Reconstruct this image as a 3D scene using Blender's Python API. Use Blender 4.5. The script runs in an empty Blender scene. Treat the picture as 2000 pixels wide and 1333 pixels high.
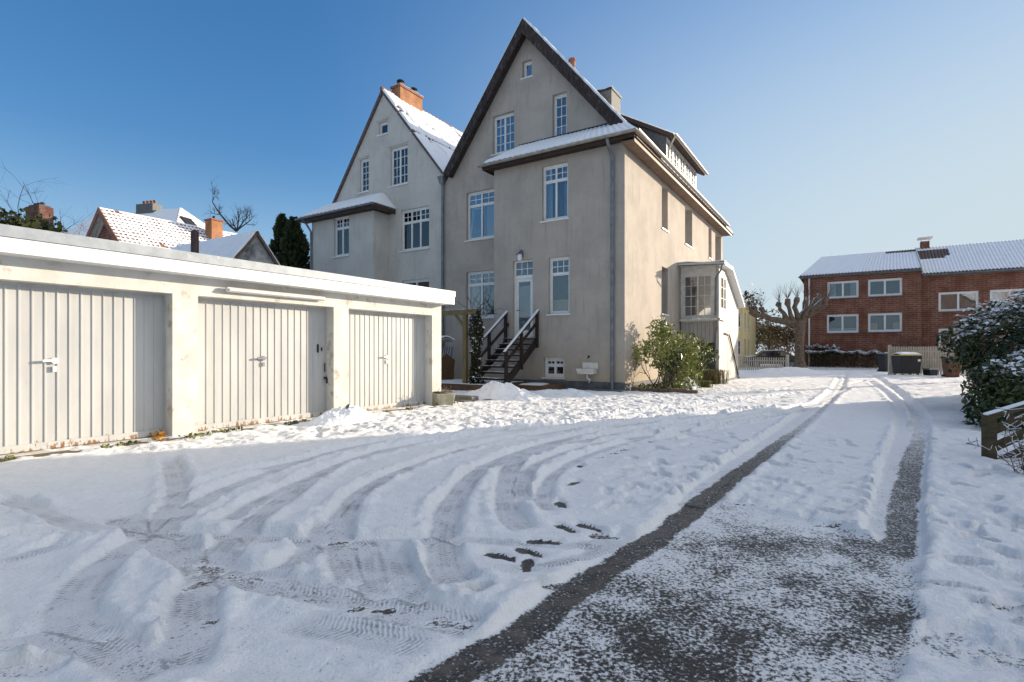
import bpy, math, random
import numpy as np
from mathutils import Matrix, Vector
R = math.radians
random.seed(7); rng = np.random.default_rng(11)
sc = bpy.context.scene
COL = sc.collection

# ---------------------------------------------------------------- camera, sky, sun, exposure
FPX, HOR, EYE = 1036.0, 687.0, 1.32          # focal length (px of a 2000 px wide frame), horizon row, eye height
cam = bpy.data.cameras.new('camera'); camo = bpy.data.objects.new('camera', cam); COL.objects.link(camo)
camo.location = (0, 0, EYE); camo.rotation_euler = (R(90), 0, 0)
cam.sensor_width = 36; cam.lens = 36*FPX/2000; cam.shift_y = (HOR-666.5)/2000; cam.clip_start = .05; cam.clip_end = 3000
sc.camera = camo
SUN_AZ, SUN_EL = 26.0, 11.5                  # azimuth measured from +X towards +Y
wd = bpy.data.worlds.new('World'); sc.world = wd; wd.use_nodes = True
nt = wd.node_tree; bg = nt.nodes['Background']
sky = nt.nodes.new('ShaderNodeTexSky'); sky.sky_type = 'NISHITA'; sky.sun_disc = False
sky.sun_elevation = R(SUN_EL); sky.sun_rotation = R(90-SUN_AZ); sky.altitude = 0; sky.air_density = 1.0; sky.dust_density = .2; sky.ozone_density = 1.6
def wn(op, *a):
    n = nt.nodes.new('ShaderNodeVectorMath'); n.operation = op
    for i, x in enumerate(a):
        if isinstance(x, tuple): n.inputs[i].default_value = x
        else: nt.links.new(x, n.inputs[i])
    return n
def lum_scale(col, k):      # soft shoulder round the sun, hue kept
    d = wn('DOT_PRODUCT', col, (.3,.5,.2)).outputs['Value']
    m = nt.nodes.new('ShaderNodeMath'); m.operation = 'MULTIPLY_ADD'; nt.links.new(d, m.inputs[0]); m.inputs[1].default_value = k; m.inputs[2].default_value = 1
    q = nt.nodes.new('ShaderNodeMath'); q.operation = 'DIVIDE'; q.inputs[0].default_value = 1; nt.links.new(m.outputs[0], q.inputs[1])
    n = nt.nodes.new('ShaderNodeVectorMath'); n.operation = 'SCALE'; nt.links.new(col, n.inputs[0]); nt.links.new(q.outputs[0], n.inputs['Scale']); return n.outputs[0]
hs = nt.nodes.new('ShaderNodeHueSaturation'); hs.inputs['Saturation'].default_value = 1.32; hs.inputs['Value'].default_value = 1.1; nt.links.new(sky.outputs[0], hs.inputs['Color'])
col = wn('MULTIPLY', lum_scale(hs.outputs[0], .16), (.80,.86,1.0)).outputs[0]
tcw = nt.nodes.new('ShaderNodeTexCoord'); sxw = nt.nodes.new('ShaderNodeSeparateXYZ'); nt.links.new(tcw.outputs['Generated'], sxw.inputs[0])
def wmap(v, a, b, c, d):
    m = nt.nodes.new('ShaderNodeMapRange'); m.interpolation_type = 'SMOOTHSTEP'; nt.links.new(v, m.inputs[0])
    for i, x in enumerate((a,b,c,d)): m.inputs[1+i].default_value = x
    return m.outputs[0]
def wmix(f, a, b):
    m = nt.nodes.new('ShaderNodeMix'); m.data_type = 'RGBA'; nt.links.new(f, m.inputs[0]); nt.links.new(a, m.inputs[6]); m.inputs[7].default_value = (*b,1); return m.outputs[2]
col = wmix(wmap(sxw.outputs[2], -.05, .34, .85, 0), col, (2.1,2.85,3.75))          # pale winter haze low over the horizon
col = wmix(wmap(wn('DOT_PRODUCT', tcw.outputs['Generated'], (0,-.42,.90)).outputs['Value'], .42, .95, 0, 1), col, (1.75,1.85,2.05))   # added fill: sky brightened overhead and behind the camera, out of view
def wmul(a, b):
    m = nt.nodes.new('ShaderNodeMath'); m.operation = 'MULTIPLY'; nt.links.new(a, m.inputs[0]); nt.links.new(b, m.inputs[1]); return m.outputs[0]
col = wmix(wmul(wmap(sxw.outputs[2], .15, .80, 1, 0), wmap(wn('DOT_PRODUCT', tcw.outputs['Generated'], (math.cos(R(SUN_AZ)), math.sin(R(SUN_AZ)), .25)).outputs['Value'], .15, 1.05, 0, .97)), col, (2.6,3.05,3.3))      # white glow round the low sun
col = wmix(wmap(wn('DOT_PRODUCT', tcw.outputs['Generated'], (.86,-.1,.5)).outputs['Value'], .72, .95, 0, 1), col, (7.0,7.1,7.3))      # fill added to the unseen sky high on the sunny side, for snow relief
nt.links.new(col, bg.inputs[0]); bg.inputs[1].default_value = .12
sl = bpy.data.lights.new('sun', 'SUN'); sl.energy = 4.1; sl.angle = R(.5); sl.color = (1, .85, .66)
so = bpy.data.objects.new('sun', sl); COL.objects.link(so)
S = Vector((math.cos(R(SUN_EL))*math.cos(R(SUN_AZ)), math.cos(R(SUN_EL))*math.sin(R(SUN_AZ)), math.sin(R(SUN_EL))))
so.rotation_euler = S.to_track_quat('Z', 'Y').to_euler(); so.location = (30, 15, 20)
sc.view_settings.view_transform = 'Standard'; sc.view_settings.look = 'None'; sc.view_settings.exposure = 1.0; sc.view_settings.gamma = 1
sc.cycles.use_denoising = True; sc.cycles.max_bounces = 6; sc.cycles.transparent_max_bounces = 12

# ---------------------------------------------------------------- helpers
def ground_at(px, py):
    Y = FPX*EYE/(py-HOR); return ((px-1000)/FPX*Y, Y)
def at(px, py, Y): return ((px-1000)/FPX*Y, Y, EYE-(py-HOR)/FPX*Y)

class Mesh:
    def __init__(s, M=None): s.v = []; s.f = []; s.m = []; s.M = M
    def add(s, vs, fs, mi=0):
        o = len(s.v)
        for p in vs:
            p = Vector(p)
            s.v.append(tuple(s.M @ p) if s.M is not None else tuple(p))
        for f in fs: s.f.append([o+i for i in f]); s.m.append(mi)
        return s
    def box(s, x0, x1, y0, y1, z0, z1, mi=0):
        return s.add([(x0,y0,z0),(x1,y0,z0),(x1,y1,z0),(x0,y1,z0),(x0,y0,z1),(x1,y0,z1),(x1,y1,z1),(x0,y1,z1)],
                     [(0,3,2,1),(4,5,6,7),(0,1,5,4),(1,2,6,5),(2,3,7,6),(3,0,4,7)], mi)
    def hexa(s, b, t, mi=0):   # four bottom points, four top points
        return s.add(list(b)+list(t), [(0,3,2,1),(4,5,6,7),(0,1,5,4),(1,2,6,5),(2,3,7,6),(3,0,4,7)], mi)
    def slab(s, q, th, mi=0):  # quad given by four points (top face), thickness downwards along its normal
        a, b, c, d = [Vector(p) for p in q]; n = (b-a).cross(d-a).normalized()*th
        return s.hexa([a-n,b-n,c-n,d-n], [a,b,c,d], mi)
    def poly(s, pts, mi=0): return s.add(pts, [tuple(range(len(pts)))], mi)
    def prism(s, pts, ax, a, b, mi=0):  # polygon in the two other axes, extruded along axis ax from a to b
        n = len(pts)
        def mk(p, w):
            l = list(p); l.insert(ax, w); return tuple(l)
        return s.add([mk(p,a) for p in pts]+[mk(p,b) for p in pts],
              [tuple(range(n-1,-1,-1)), tuple(range(n,2*n))]+[(i,(i+1)%n,n+(i+1)%n,n+i) for i in range(n)], mi)
    def bar(s, a, b, w, h, mi=0, up=(0,0,1)):
        a = Vector(a); b = Vector(b); d = (b-a).normalized(); sd = d.cross(Vector(up))
        if sd.length < 1e-4: sd = d.cross(Vector((0,1,0)))
        sd = sd.normalized()*w/2; u = sd.cross(d).normalized()*h/2
        return s.hexa([a-sd-u,b-sd-u,b+sd-u,a+sd-u],[a-sd+u,b-sd+u,b+sd+u,a+sd+u], mi)
    def tube(s, pts, r, n=6, mi=0, cap=True):
        pts = [Vector(p) for p in pts]; k = len(pts)
        rs = [r]*k if isinstance(r, (int,float)) else list(r)
        vs = []; prev = None
        for i, p in enumerate(pts):
            d = (pts[min(i+1,k-1)]-pts[max(i-1,0)])
            d = d.normalized() if d.length > 1e-9 else Vector((0,0,1))
            a = prev if prev is not None else (Vector((1,0,0)) if abs(d.x) < .8 else Vector((0,1,0)))
            a = (a-d*a.dot(d))
            a = a.normalized() if a.length > 1e-6 else d.orthogonal().normalized()
            prev = a; b = d.cross(a)
            for j in range(n):
                t = 2*math.pi*j/n; vs.append(p+(a*math.cos(t)+b*math.sin(t))*rs[i])
        fs = [(i*n+j, i*n+(j+1)%n, (i+1)*n+(j+1)%n, (i+1)*n+j) for i in range(k-1) for j in range(n)]
        if cap: fs += [tuple(range(n-1,-1,-1)), tuple((k-1)*n+j for j in range(n))]
        return s.add(vs, fs, mi)
    def lathe(s, prof, c=(0,0,0), n=16, mi=0):
        k = len(prof); vs = []
        for r, z in prof:
            for j in range(n):
                t = 2*math.pi*j/n; vs.append((c[0]+r*math.cos(t), c[1]+r*math.sin(t), c[2]+z))
        fs = [(i*n+j, i*n+(j+1)%n, (i+1)*n+(j+1)%n, (i+1)*n+j) for i in range(k-1) for j in range(n)]
        return s.add(vs, fs+[tuple(range(n-1,-1,-1)), tuple((k-1)*n+j for j in range(n))], mi)
    def sheet(s, p00, p10, p11, p01, nu, nv, fn=None, mi=0, drop=0.0):
        p00,p10,p11,p01 = [Vector(p) for p in (p00,p10,p11,p01)]
        n = (p10-p00).cross(p01-p00).normalized(); vs = []
        for j in range(nv+1):
            b = j/nv
            for i in range(nu+1):
                a = i/nu; p = p00.lerp(p10,a).lerp(p01.lerp(p11,a), b)
                vs.append(p+n*(fn(a,b) if fn else 0))
        w = nu+1
        fs = [(j*w+i, j*w+i+1, (j+1)*w+i+1, (j+1)*w+i) for j in range(nv) for i in range(nu)]
        if drop:
            ring = [i for i in range(nu+1)]+[(j)*w+nu for j in range(1,nv+1)]+[nv*w+i for i in range(nu-1,-1,-1)]+[j*w for j in range(nv-1,0,-1)]
            o = len(vs); vs += [vs[i]-n*drop for i in ring]; L = len(ring)
            fs += [(ring[(i+1)%L], ring[i], o+i, o+(i+1)%L) for i in range(L)]
        return s.add(vs, fs, mi)
    def build(s, name, mats, parent=None, smooth=False, bevel=0):
        me = bpy.data.meshes.new(name); me.from_pydata(s.v, [], s.f)
        if not isinstance(mats, (list,tuple)): mats = [mats]
        for m in mats: me.materials.append(m)
        if len(mats) > 1: me.polygons.foreach_set('material_index', s.m)
        if smooth: me.polygons.foreach_set('use_smooth', [True]*len(s.f))
        me.update(); o = bpy.data.objects.new(name, me); COL.objects.link(o)
        if parent is not None: o.parent = parent
        if bevel:
            b = o.modifiers.new('edge', 'BEVEL'); b.width = bevel; b.segments = 2; b.limit_method = 'ANGLE'
        return o

def tag(o, label=None, cat=None, group=None, kind=None):
    if label: o['label'] = label
    if cat: o['category'] = cat
    if group: o['group'] = group
    if kind: o['kind'] = kind
    return o
def thing(name, label, cat, loc=(0,0,0), rz=0, group=None):
    o = bpy.data.objects.new(name, None); COL.objects.link(o); o.location = loc; o.rotation_euler = (0,0,rz)
    o.empty_display_size = .2
    return tag(o, label, cat, group)
def copy_tree(o, parent=None):
    c = o.copy(); COL.objects.link(c)
    if parent is not None: c.parent = parent
    for ch in list(o.children): copy_tree(ch, c)
    return c

def quads_np(name, V, mats, parent=None, mi=None, k=4, smooth=False):
    """V: (N,k,3) array, one face per row"""
    n = len(V); me = bpy.data.meshes.new(name)
    me.vertices.add(n*k); me.vertices.foreach_set('co', np.ascontiguousarray(V, dtype=np.float32).ravel())
    me.loops.add(n*k); me.loops.foreach_set('vertex_index', np.arange(n*k, dtype=np.int32))
    me.polygons.add(n); me.polygons.foreach_set('loop_start', np.arange(0, n*k, k, dtype=np.int32))
    if not isinstance(mats, (list,tuple)): mats = [mats]
    for m in mats: me.materials.append(m)
    if mi is not None: me.polygons.foreach_set('material_index', np.asarray(mi, dtype=np.int32))
    me.update(calc_edges=True); me.validate()
    o = bpy.data.objects.new(name, me); COL.objects.link(o)
    if parent is not None: o.parent = parent
    return o
def unit(a): return a/np.maximum(np.linalg.norm(a, axis=-1, keepdims=True), 1e-9)
def leaf_quads(C, size, aspect=.5, up=.3, out=None, outw=0., jit=.35):
    """leaf-shaped rhombi at centres C (N,3); up: how far normals lean upwards"""
    n = len(C); N = rng.normal(size=(n,3)); N[:,2] = np.abs(N[:,2])+up*2
    if out is not None: N += out*outw*2
    N = unit(N); T = unit(np.cross(N, rng.normal(size=(n,3)))); B = np.cross(N, T)
    s = size*(1+jit*rng.normal(size=(n,1))).clip(.4, 2); a = s*aspect
    return np.stack([C-T*s*.5, C+B*a*.5-T*s*.02+N*s*.05, C+T*s*.5-N*s*.1, C-B*a*.5-T*s*.02+N*s*.05], 1)

# ---------------------------------------------------------------- materials
def new_mat(name):
    m = bpy.data.materials.new(name); m.use_nodes = True; t = m.node_tree
    return m, t, t.nodes['Principled BSDF']
def N(t, typ, **kw):
    n = t.nodes.new(typ)
    for k, v in kw.items():
        if k in n.inputs: n.inputs[k].default_value = v
        else: setattr(n, k, v)
    return n
def math_node(t, op, a, b=None, c=None, clamp=False):
    n = t.nodes.new('ShaderNodeMath'); n.operation = op; n.use_clamp = clamp
    for i, x in enumerate((a,b,c)):
        if x is None: continue
        if isinstance(x, (int,float)): n.inputs[i].default_value = x
        else: t.links.new(x, n.inputs[i])
    return n.outputs[0]
def mixc(t, f, a, b):
    n = t.nodes.new('ShaderNodeMix'); n.data_type = 'RGBA'
    for i, x in ((0,f),(6,a),(7,b)):
        if isinstance(x, (int,float)): n.inputs[i].default_value = x
        elif isinstance(x, tuple): n.inputs[i].default_value = (*x[:3], 1)
        else: t.links.new(x, n.inputs[i])
    return n.outputs[2]
def ramp(t, f, lo, hi):
    n = t.nodes.new('ShaderNodeMapRange'); n.interpolation_type = 'SMOOTHSTEP'
    t.links.new(f, n.inputs[0]); n.inputs[1].default_value = lo; n.inputs[2].default_value = hi
    return n.outputs[0]
def coords(t, scale=(1,1,1), kind='Object'):
    tc = t.nodes.new('ShaderNodeTexCoord'); mp = t.nodes.new('ShaderNodeMapping'); mp.inputs['Scale'].default_value = scale
    t.links.new(tc.outputs[kind], mp.inputs[0]); return mp.outputs[0]
def noise(t, vec, scale, detail=6, rough=.55, dist=0):
    n = t.nodes.new('ShaderNodeTexNoise'); n.inputs['Scale'].default_value = scale; n.inputs['Detail'].default_value = detail
    n.inputs['Roughness'].default_value = rough; n.inputs['Distortion'].default_value = dist; t.links.new(vec, n.inputs['Vector'])
    return n.outputs[0]
def bump(t, p, h, strength=.3, dist=.01):
    b = t.nodes.new('ShaderNodeBump'); b.inputs['Strength'].default_value = strength; b.inputs['Distance'].default_value = dist
    t.links.new(h, b.inputs['Height']); t.links.new(b.outputs[0], p.inputs['Normal']); return b
def mat(name, c1, c2=None, scale=4, lo=.35, hi=.65, rough=.8, spec=.3, bs=0, bscale=60, bdist=.004, stretch=(1,1,1), metal=0, c3=None, s3=14, th3=(.58,.72)):
    m, t, p = new_mat(name)
    p.inputs['Roughness'].default_value = rough; p.inputs['Specular IOR Level'].default_value = spec; p.inputs['Metallic'].default_value = metal
    v = coords(t, stretch)
    if c2 is None: c2 = tuple(x*.82 for x in c1)
    c = mixc(t, ramp(t, noise(t, v, scale), lo, hi), c1, c2)
    if c3: c = mixc(t, ramp(t, noise(t, v, s3, 8, .65), *th3), c, c3)
    t.links.new(c, p.inputs['Base Color'])
    if bs: bump(t, p, noise(t, coords(t), bscale, 4), bs, bdist)
    return m
def brick_mat(name, a, b, mortar, sc_=1.0, rough=.85, row=.075):
    m, t, p = new_mat(name); p.inputs['Roughness'].default_value = rough; p.inputs['Specular IOR Level'].default_value = .2
    tc = t.nodes.new('ShaderNodeTexCoord'); sx = t.nodes.new('ShaderNodeSeparateXYZ'); t.links.new(tc.outputs['Object'], sx.inputs[0])
    cx = t.nodes.new('ShaderNodeCombineXYZ'); t.links.new(math_node(t,'ADD',sx.outputs[0],sx.outputs[1]), cx.inputs[0]); t.links.new(sx.outputs[2], cx.inputs[1])
    k = t.nodes.new('ShaderNodeTexBrick'); t.links.new(cx.outputs[0], k.inputs['Vector'])
    k.inputs['Color1'].default_value = (*a,1); k.inputs['Color2'].default_value = (*b,1); k.inputs['Mortar'].default_value = (*mortar,1)
    k.inputs['Scale'].default_value = sc_; k.inputs['Brick Width'].default_value = row*3.2; k.inputs['Row Height'].default_value = row; k.inputs['Mortar Size'].default_value = row*.13
    c = mixc(t, ramp(t, noise(t, coords(t), 1.3), .3, .75), k.outputs[0], tuple(x*.55 for x in a))
    n2 = t.nodes.new('ShaderNodeMix'); 
    t.links.new(c, p.inputs['Base Color']); bump(t, p, k.outputs['Fac'], -.4, .006)
    t.nodes.remove(n2); return m
def stucco_mat(name, base, dark, streak=.5, warm=None):
    m, t, p = new_mat(name); p.inputs['Roughness'].default_value = .9; p.inputs['Specular IOR Level'].default_value = .15
    v = coords(t); vs = coords(t, (3.0, 3.0, .32))
    f = ramp(t, noise(t, v, .9, 8, .6), .35, .7); c = mixc(t, f, base, tuple(b*.6+d*.4 for b, d in zip(base, dark)))
    f2 = math_node(t, 'MULTIPLY', ramp(t, noise(t, vs, 2.0, 8, .65), .5, .78), streak)
    c = mixc(t, f2, c, dark)
    f3 = math_node(t, 'MULTIPLY', ramp(t, noise(t, v, 6, 8, .7), .52, .75), .35); c = mixc(t, f3, c, dark)
    if warm:   # damp, yellowish stain near the ground
        sx = t.nodes.new('ShaderNodeSeparateXYZ'); tc = t.nodes.new('ShaderNodeTexCoord'); t.links.new(tc.outputs['Object'], sx.inputs[0])
        h = math_node(t, 'ADD', sx.outputs[2], math_node(t, 'MULTIPLY', noise(t, v, 1.5), 1.6))
        c = mixc(t, math_node(t, 'MULTIPLY', math_node(t, 'SUBTRACT', 1.0, ramp(t, h, .7, 2.6)), .55), c, warm)
    t.links.new(c, p.inputs['Base Color'])
    bump(t, p, math_node(t, 'ADD', noise(t, v, 140, 3), math_node(t, 'MULTIPLY', noise(t, v, 5, 5), 1.5)), .35, .006); return m
def glass_mat(name, tint=(.9,.95,1), refl=1.0):
    m = bpy.data.materials.new(name); m.use_nodes = True; t = m.node_tree; t.nodes.clear()
    o = t.nodes.new('ShaderNodeOutputMaterial'); mx = t.nodes.new('ShaderNodeMixShader'); tr = t.nodes.new('ShaderNodeBsdfTransparent'); gl = t.nodes.new('ShaderNodeBsdfGlossy')
    tr.inputs[0].default_value = (*tint,1); gl.inputs['Roughness'].default_value = .015
    lw = t.nodes.new('ShaderNodeFresnel'); lw.inputs[0].default_value = 1.5
    bp = t.nodes.new('ShaderNodeBump'); bp.inputs['Strength'].default_value = .05; bp.inputs['Distance'].default_value = .02
    t.links.new(noise(t, coords(t), 1.3, 2), bp.inputs['Height']); t.links.new(bp.outputs[0], gl.inputs['Normal'])
    f = math_node(t, 'ADD', math_node(t, 'MULTIPLY', lw.outputs[0], 1.5*refl), .03*refl, clamp=True)
    t.links.new(f, mx.inputs[0]); t.links.new(tr.outputs[0], mx.inputs[1]); t.links.new(gl.outputs[0], mx.inputs[2]); t.links.new(mx.outputs[0], o.inputs[0]); return m
def snow_mat(name, c=(.86,.88,.91), bscale=35, bs=.5, dirt=None, dl=(.6,.75)):
    m, t, p = new_mat(name); p.inputs['Roughness'].default_value = .75; p.inputs['Specular IOR Level'].default_value = .25
    v = coords(t); col = mixc(t, ramp(t, noise(t, v, 2.5), .3, .7), c, tuple(x*.95 for x in c))
    if dirt: col = mixc(t, ramp(t, noise(t, v, 9, 8, .7), *dl), col, dirt)
    t.links.new(col, p.inputs['Base Color'])
    bump(t, p, math_node(t, 'ADD', noise(t, v, bscale, 6, .6), math_node(t, 'MULTIPLY', noise(t, v, bscale/6, 4), 2.)), bs, .012); return m
def leaf_mat(name, a, b, sc_=3, rough=.5, trans=.0):
    m, t, p = new_mat(name); p.inputs['Roughness'].default_value = rough; p.inputs['Specular IOR Level'].default_value = .35
    c = mixc(t, ramp(t, noise(t, coords(t), sc_, 5), .35, .65), a, b); t.links.new(c, p.inputs['Base Color'])
    return m

SNOW = snow_mat('snow'); ROOFSNOW = snow_mat('roof snow', (.84,.86,.9), 25, .35)
PATCHSNOW = snow_mat('thin roof snow', (.84,.86,.9), 25, .35, (.20,.12,.09), (.62,.70))
TRODSNOW = snow_mat('shovelled snow', (.84,.86,.89), 18, .9, (.45,.42,.38), (.66,.85))
STUCCO = stucco_mat('grey stucco', (.44,.392,.34), (.25,.222,.195), .6, (.45,.37,.24))
STUCCO2 = stucco_mat('white stucco', (.56,.535,.49), (.34,.32,.28), .5)
PLINTH = mat('plinth grey', (.15,.15,.155), (.10,.10,.105), bs=.2)
WHITE = mat('white paint', (.76,.76,.75), (.70,.70,.68), 8, rough=.4, spec=.4)
OFFWHITE = mat('aged white paint', (.66,.64,.59), (.55,.53,.47), 5, rough=.55)
DARKWOOD = mat('dark brown wood', (.035,.022,.018), (.06,.04,.033), 6, rough=.7, stretch=(1,1,4), c3=(.16,.13,.12), s3=20)
STAIRWOOD = mat('stained stair wood', (.022,.014,.012), (.038,.024,.02), 8, rough=.6)
ZINC = mat('zinc gutter', (.20,.22,.24), (.13,.15,.17), 5, rough=.45, spec=.5, metal=.4)
ZINCL = mat('pale zinc gutter', (.36,.33,.28), (.26,.24,.21), 6, rough=.5, metal=.3)
SLATE = mat('slate cladding', (.07,.075,.085), (.12,.12,.125), 9, rough=.6, bs=.5, bscale=16)
SLATEL = mat('pale slate cladding', (.15,.145,.135), (.10,.10,.095), 12, rough=.7, bs=.5, bscale=18)
TILE = mat('dark roof tile', (.085,.06,.055), (.14,.10,.09), 8, rough=.7)
TILER = mat('red roof tile', (.20,.085,.055), (.28,.13,.08), 8, rough=.75)
GLASS = glass_mat('window glass'); 
ROOM = mat('dark room', (.035,.035,.038), (.05,.048,.045), 2, rough=.9)
BLIND = mat('white curtain', (.40,.40,.40), (.30,.30,.31), 14, rough=.9, stretch=(6,6,.2))
BLIND2 = mat('warm curtain', (.50,.40,.28), (.35,.26,.18), 10, rough=.9, stretch=(6,6,.2))
GREYBLIND = mat('grey blind', (.36,.335,.31), (.31,.29,.27), 10, rough=.9, stretch=(.3,.3,12))
BRICK = brick_mat('red brick', (.26,.10,.062), (.155,.06,.042), (.30,.22,.17), row=.16)
BRICKD = brick_mat('dark brick', (.13,.05,.04), (.18,.07,.05), (.20,.17,.15))
BRICKO = brick_mat('orange brick', (.46,.20,.09), (.38,.15,.065), (.42,.30,.2))
BLACK = mat('black metal', (.02,.02,.022), (.035,.035,.035), rough=.5)
# ---------------------------------------------------------------- snowy ground, one sheet to the horizon
def vnoise(x, y, seed=0):
    xi = np.floor(x).astype(np.int64); yi = np.floor(y).astype(np.int64); fx = x-xi; fy = y-yi
    fx = fx*fx*(3-2*fx); fy = fy*fy*(3-2*fy)
    def h(a, b):
        n = (a*374761393+b*668265263+seed*974711) & 0xffffffff
        n = ((n ^ (n >> 13))*1274126177) & 0xffffffff
        return ((n ^ (n >> 16)) & 0xffff)/65535.0
    return (h(xi,yi)*(1-fx)+h(xi+1,yi)*fx)*(1-fy)+(h(xi,yi+1)*(1-fx)+h(xi+1,yi+1)*fx)*fy
def fbm(x, y, o=4, seed=0, g=.5):
    s = 0; a = 1; t = 0
    for i in range(o):
        s = s+a*vnoise(x, y, seed+i*17); t += a; a *= g; x = x*2.03+5.1; y = y*2.01+3.7
    return s/t-.5
def sstep(a, b, x): u = np.clip((x-a)/(b-a), 0, 1); return u*u*(3-2*u)
def axis(stops):
    out = [stops[0][0]]
    for (a, s0), (b, s1) in zip(stops[:-1], stops[1:]):
        x = a
        while x < b-1e-6:
            st = s0+(s1-s0)*(x-a)/(b-a); x = x+max(st, 1e-3)
            out.append(min(x, b))
    return np.unique(np.round(np.array(out), 5))
GX = axis([(-600,120),(-60,10),(-14,.5),(-8,.05),(-6.2,.019),(5.5,.019),(9,.05),(16,.12),(30,.5),(60,10),(600,120)])
GY = axis([(-60,10),(-6,1),(1.2,.1),(1.9,.015),(5.2,.018),(8,.032),(12,.05),(20,.09),(34,.18),(60,2),(120,20),(1500,250)])
XX, YY = np.meshgrid(GX, GY); shp = XX.shape
EDGE = np.minimum(sstep(45, 25, YY), sstep(30, 18, np.abs(XX)))
lump = fbm(XX*2.2, YY*2.2, 4, 3)*.026+fbm(XX*9, YY*9, 3, 9)*.020+fbm(XX*4.5, YY*4.5, 2, 19)*.022
H0 = .053+(lump+fbm(XX*24, YY*24, 2, 12)*.012*sstep(9,5,YY))*EDGE
# lumpy verge along the right, trodden snow in front of the houses
verge = sstep(-.1, .35, XX-np.interp(YY, [1,2.5,3.5,5,7,9,12,18,30], [1.55,2.25,2.78,3.75,5.3,6.6,8.6,12.8,20]))
H0 += verge*(fbm(XX*5, YY*5, 3, 21)*.075+fbm(XX*1.6, YY*1.6, 2, 5)*.06+.015)*EDGE
lit = YY-(np.interp(XX, [-8,-5.7,-4.1,-2.9,-1.1,.8,2.9,5.3,8,12], [5.0,5.9,6.75,7.6,8.5,9.3,10.2,11.6,13.7,18]))
rough = sstep(-.4, .8, lit)*sstep(40, 26, YY)
H0 += rough*(fbm(XX*6, YY*6, 3, 31)*.05+fbm(XX*17, YY*17, 2, 33)*.018)
near = sstep(5.5, 3.5, YY)*sstep(2.5, 0, XX)
cover = np.ones(shp)*1.0
cover -= rough*(.07+.42*np.clip(fbm(XX*1.7, YY*1.7, 4, 41)+.05, 0, 1))
dirt = rough*.30
FLOOR = np.full(shp, 9.0); FM = np.zeros(shp); BERM = np.zeros(shp); TU = np.zeros(shp); TV = np.zeros(shp); TM = np.zeros(shp); DM = np.full(shp, 9.)
def spline(pts, step=.06):
    P = np.array(pts, float); P = np.vstack([2*P[0]-P[1], P, 2*P[-1]-P[-2]]); out = []
    for i in range(1, len(P)-2):
        L = np.linalg.norm(P[i+1]-P[i]); n = max(2, int(L/step))
        t = np.linspace(0, 1, n, endpoint=False)[:,None]
        a, b, c, d = P[i-1], P[i], P[i+1], P[i+2]
        out.append(.5*((2*b)+(-a+c)*t+(2*a-5*b+4*c-d)*t*t+(-a+3*b-3*c+d)*t**3))
    return np.vstack(out+[P[-2:-1]])
def track(px, w=.105, floor=.010, cov=.8, berm=.035, tread=1., seed=0, ends=True):
    global cover
    P = spline([ground_at(*p) for p in px]); pad = w+.35; acc = 0
    d = np.full(shp, 9.); u = np.zeros(shp); sd = np.zeros(shp)
    for k in range(len(P)-1):
        a, b = P[k], P[k+1]; L = np.linalg.norm(b-a)
        if L < 1e-6: continue
        i0, i1 = np.searchsorted(GX, [min(a[0],b[0])-pad, max(a[0],b[0])+pad]); j0, j1 = np.searchsorted(GY, [min(a[1],b[1])-pad, max(a[1],b[1])+pad])
        if i1 > i0 and j1 > j0:
            x = XX[j0:j1,i0:i1]-a[0]; y = YY[j0:j1,i0:i1]-a[1]; tx, ty = (b-a)/L
            s = np.clip(x*tx+y*ty, 0, L); dx = x-s*tx; dy = y-s*ty; dd = np.hypot(dx, dy); side = np.sign(tx*y-ty*x)
            m = dd < d[j0:j1,i0:i1]
            d[j0:j1,i0:i1][m] = dd[m]; u[j0:j1,i0:i1][m] = (acc+s)[m]; sd[j0:j1,i0:i1][m] = (dd*side)[m]
        acc += L
    ww = w*(1+.22*fbm(XX*3, YY*3, 3, 60+seed))*(1-.28*sstep(5.5, 12, YY))
    wob = fbm(XX*14, YY*14, 3, 80+seed)*.035+fbm(XX*4, YY*4, 2, 82+seed)*.03
    m = 1-sstep(-.010, .024, d-ww+wob)
    if ends: m = m*sstep(0, .15, u)*sstep(0, .15, acc-u)
    bm = np.exp(-((d-ww-.065)/.045)**2)*berm*np.clip(.55+2.2*fbm(XX*4, YY*4, 3, 90+seed)+1.3*fbm(XX*15, YY*15, 3, 95+seed), 0, 1.9)
    bm[d > 1] = 0
    global FLOOR, FM, BERM, TU, TV, TM, DM
    np.maximum(BERM, bm, out=BERM)
    mb = (1-sstep(-.022, -.008, d-ww+wob))*(sstep(0,.15,u)*sstep(0,.15,acc-u) if ends else 1)
    cv = 1-(1-sstep(-.05, -.012, d-ww+wob*1.3))*(sstep(0,.15,u)*sstep(0,.15,acc-u) if ends else 1)*(1-cov)
    cover = np.minimum(cover, cv)
    on = m > .02
    fl = floor+fbm(XX*6, YY*6, 3, 70+seed)*.008
    FLOOR = np.where(on & (m >= FM), fl, FLOOR); FM = np.maximum(FM, m)
    t = (d < DM) & on; TU[t] = u[t]; TV[t] = sd[t]; TM[t] = mb[t]*tread; DM[t] = d[t]
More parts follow.
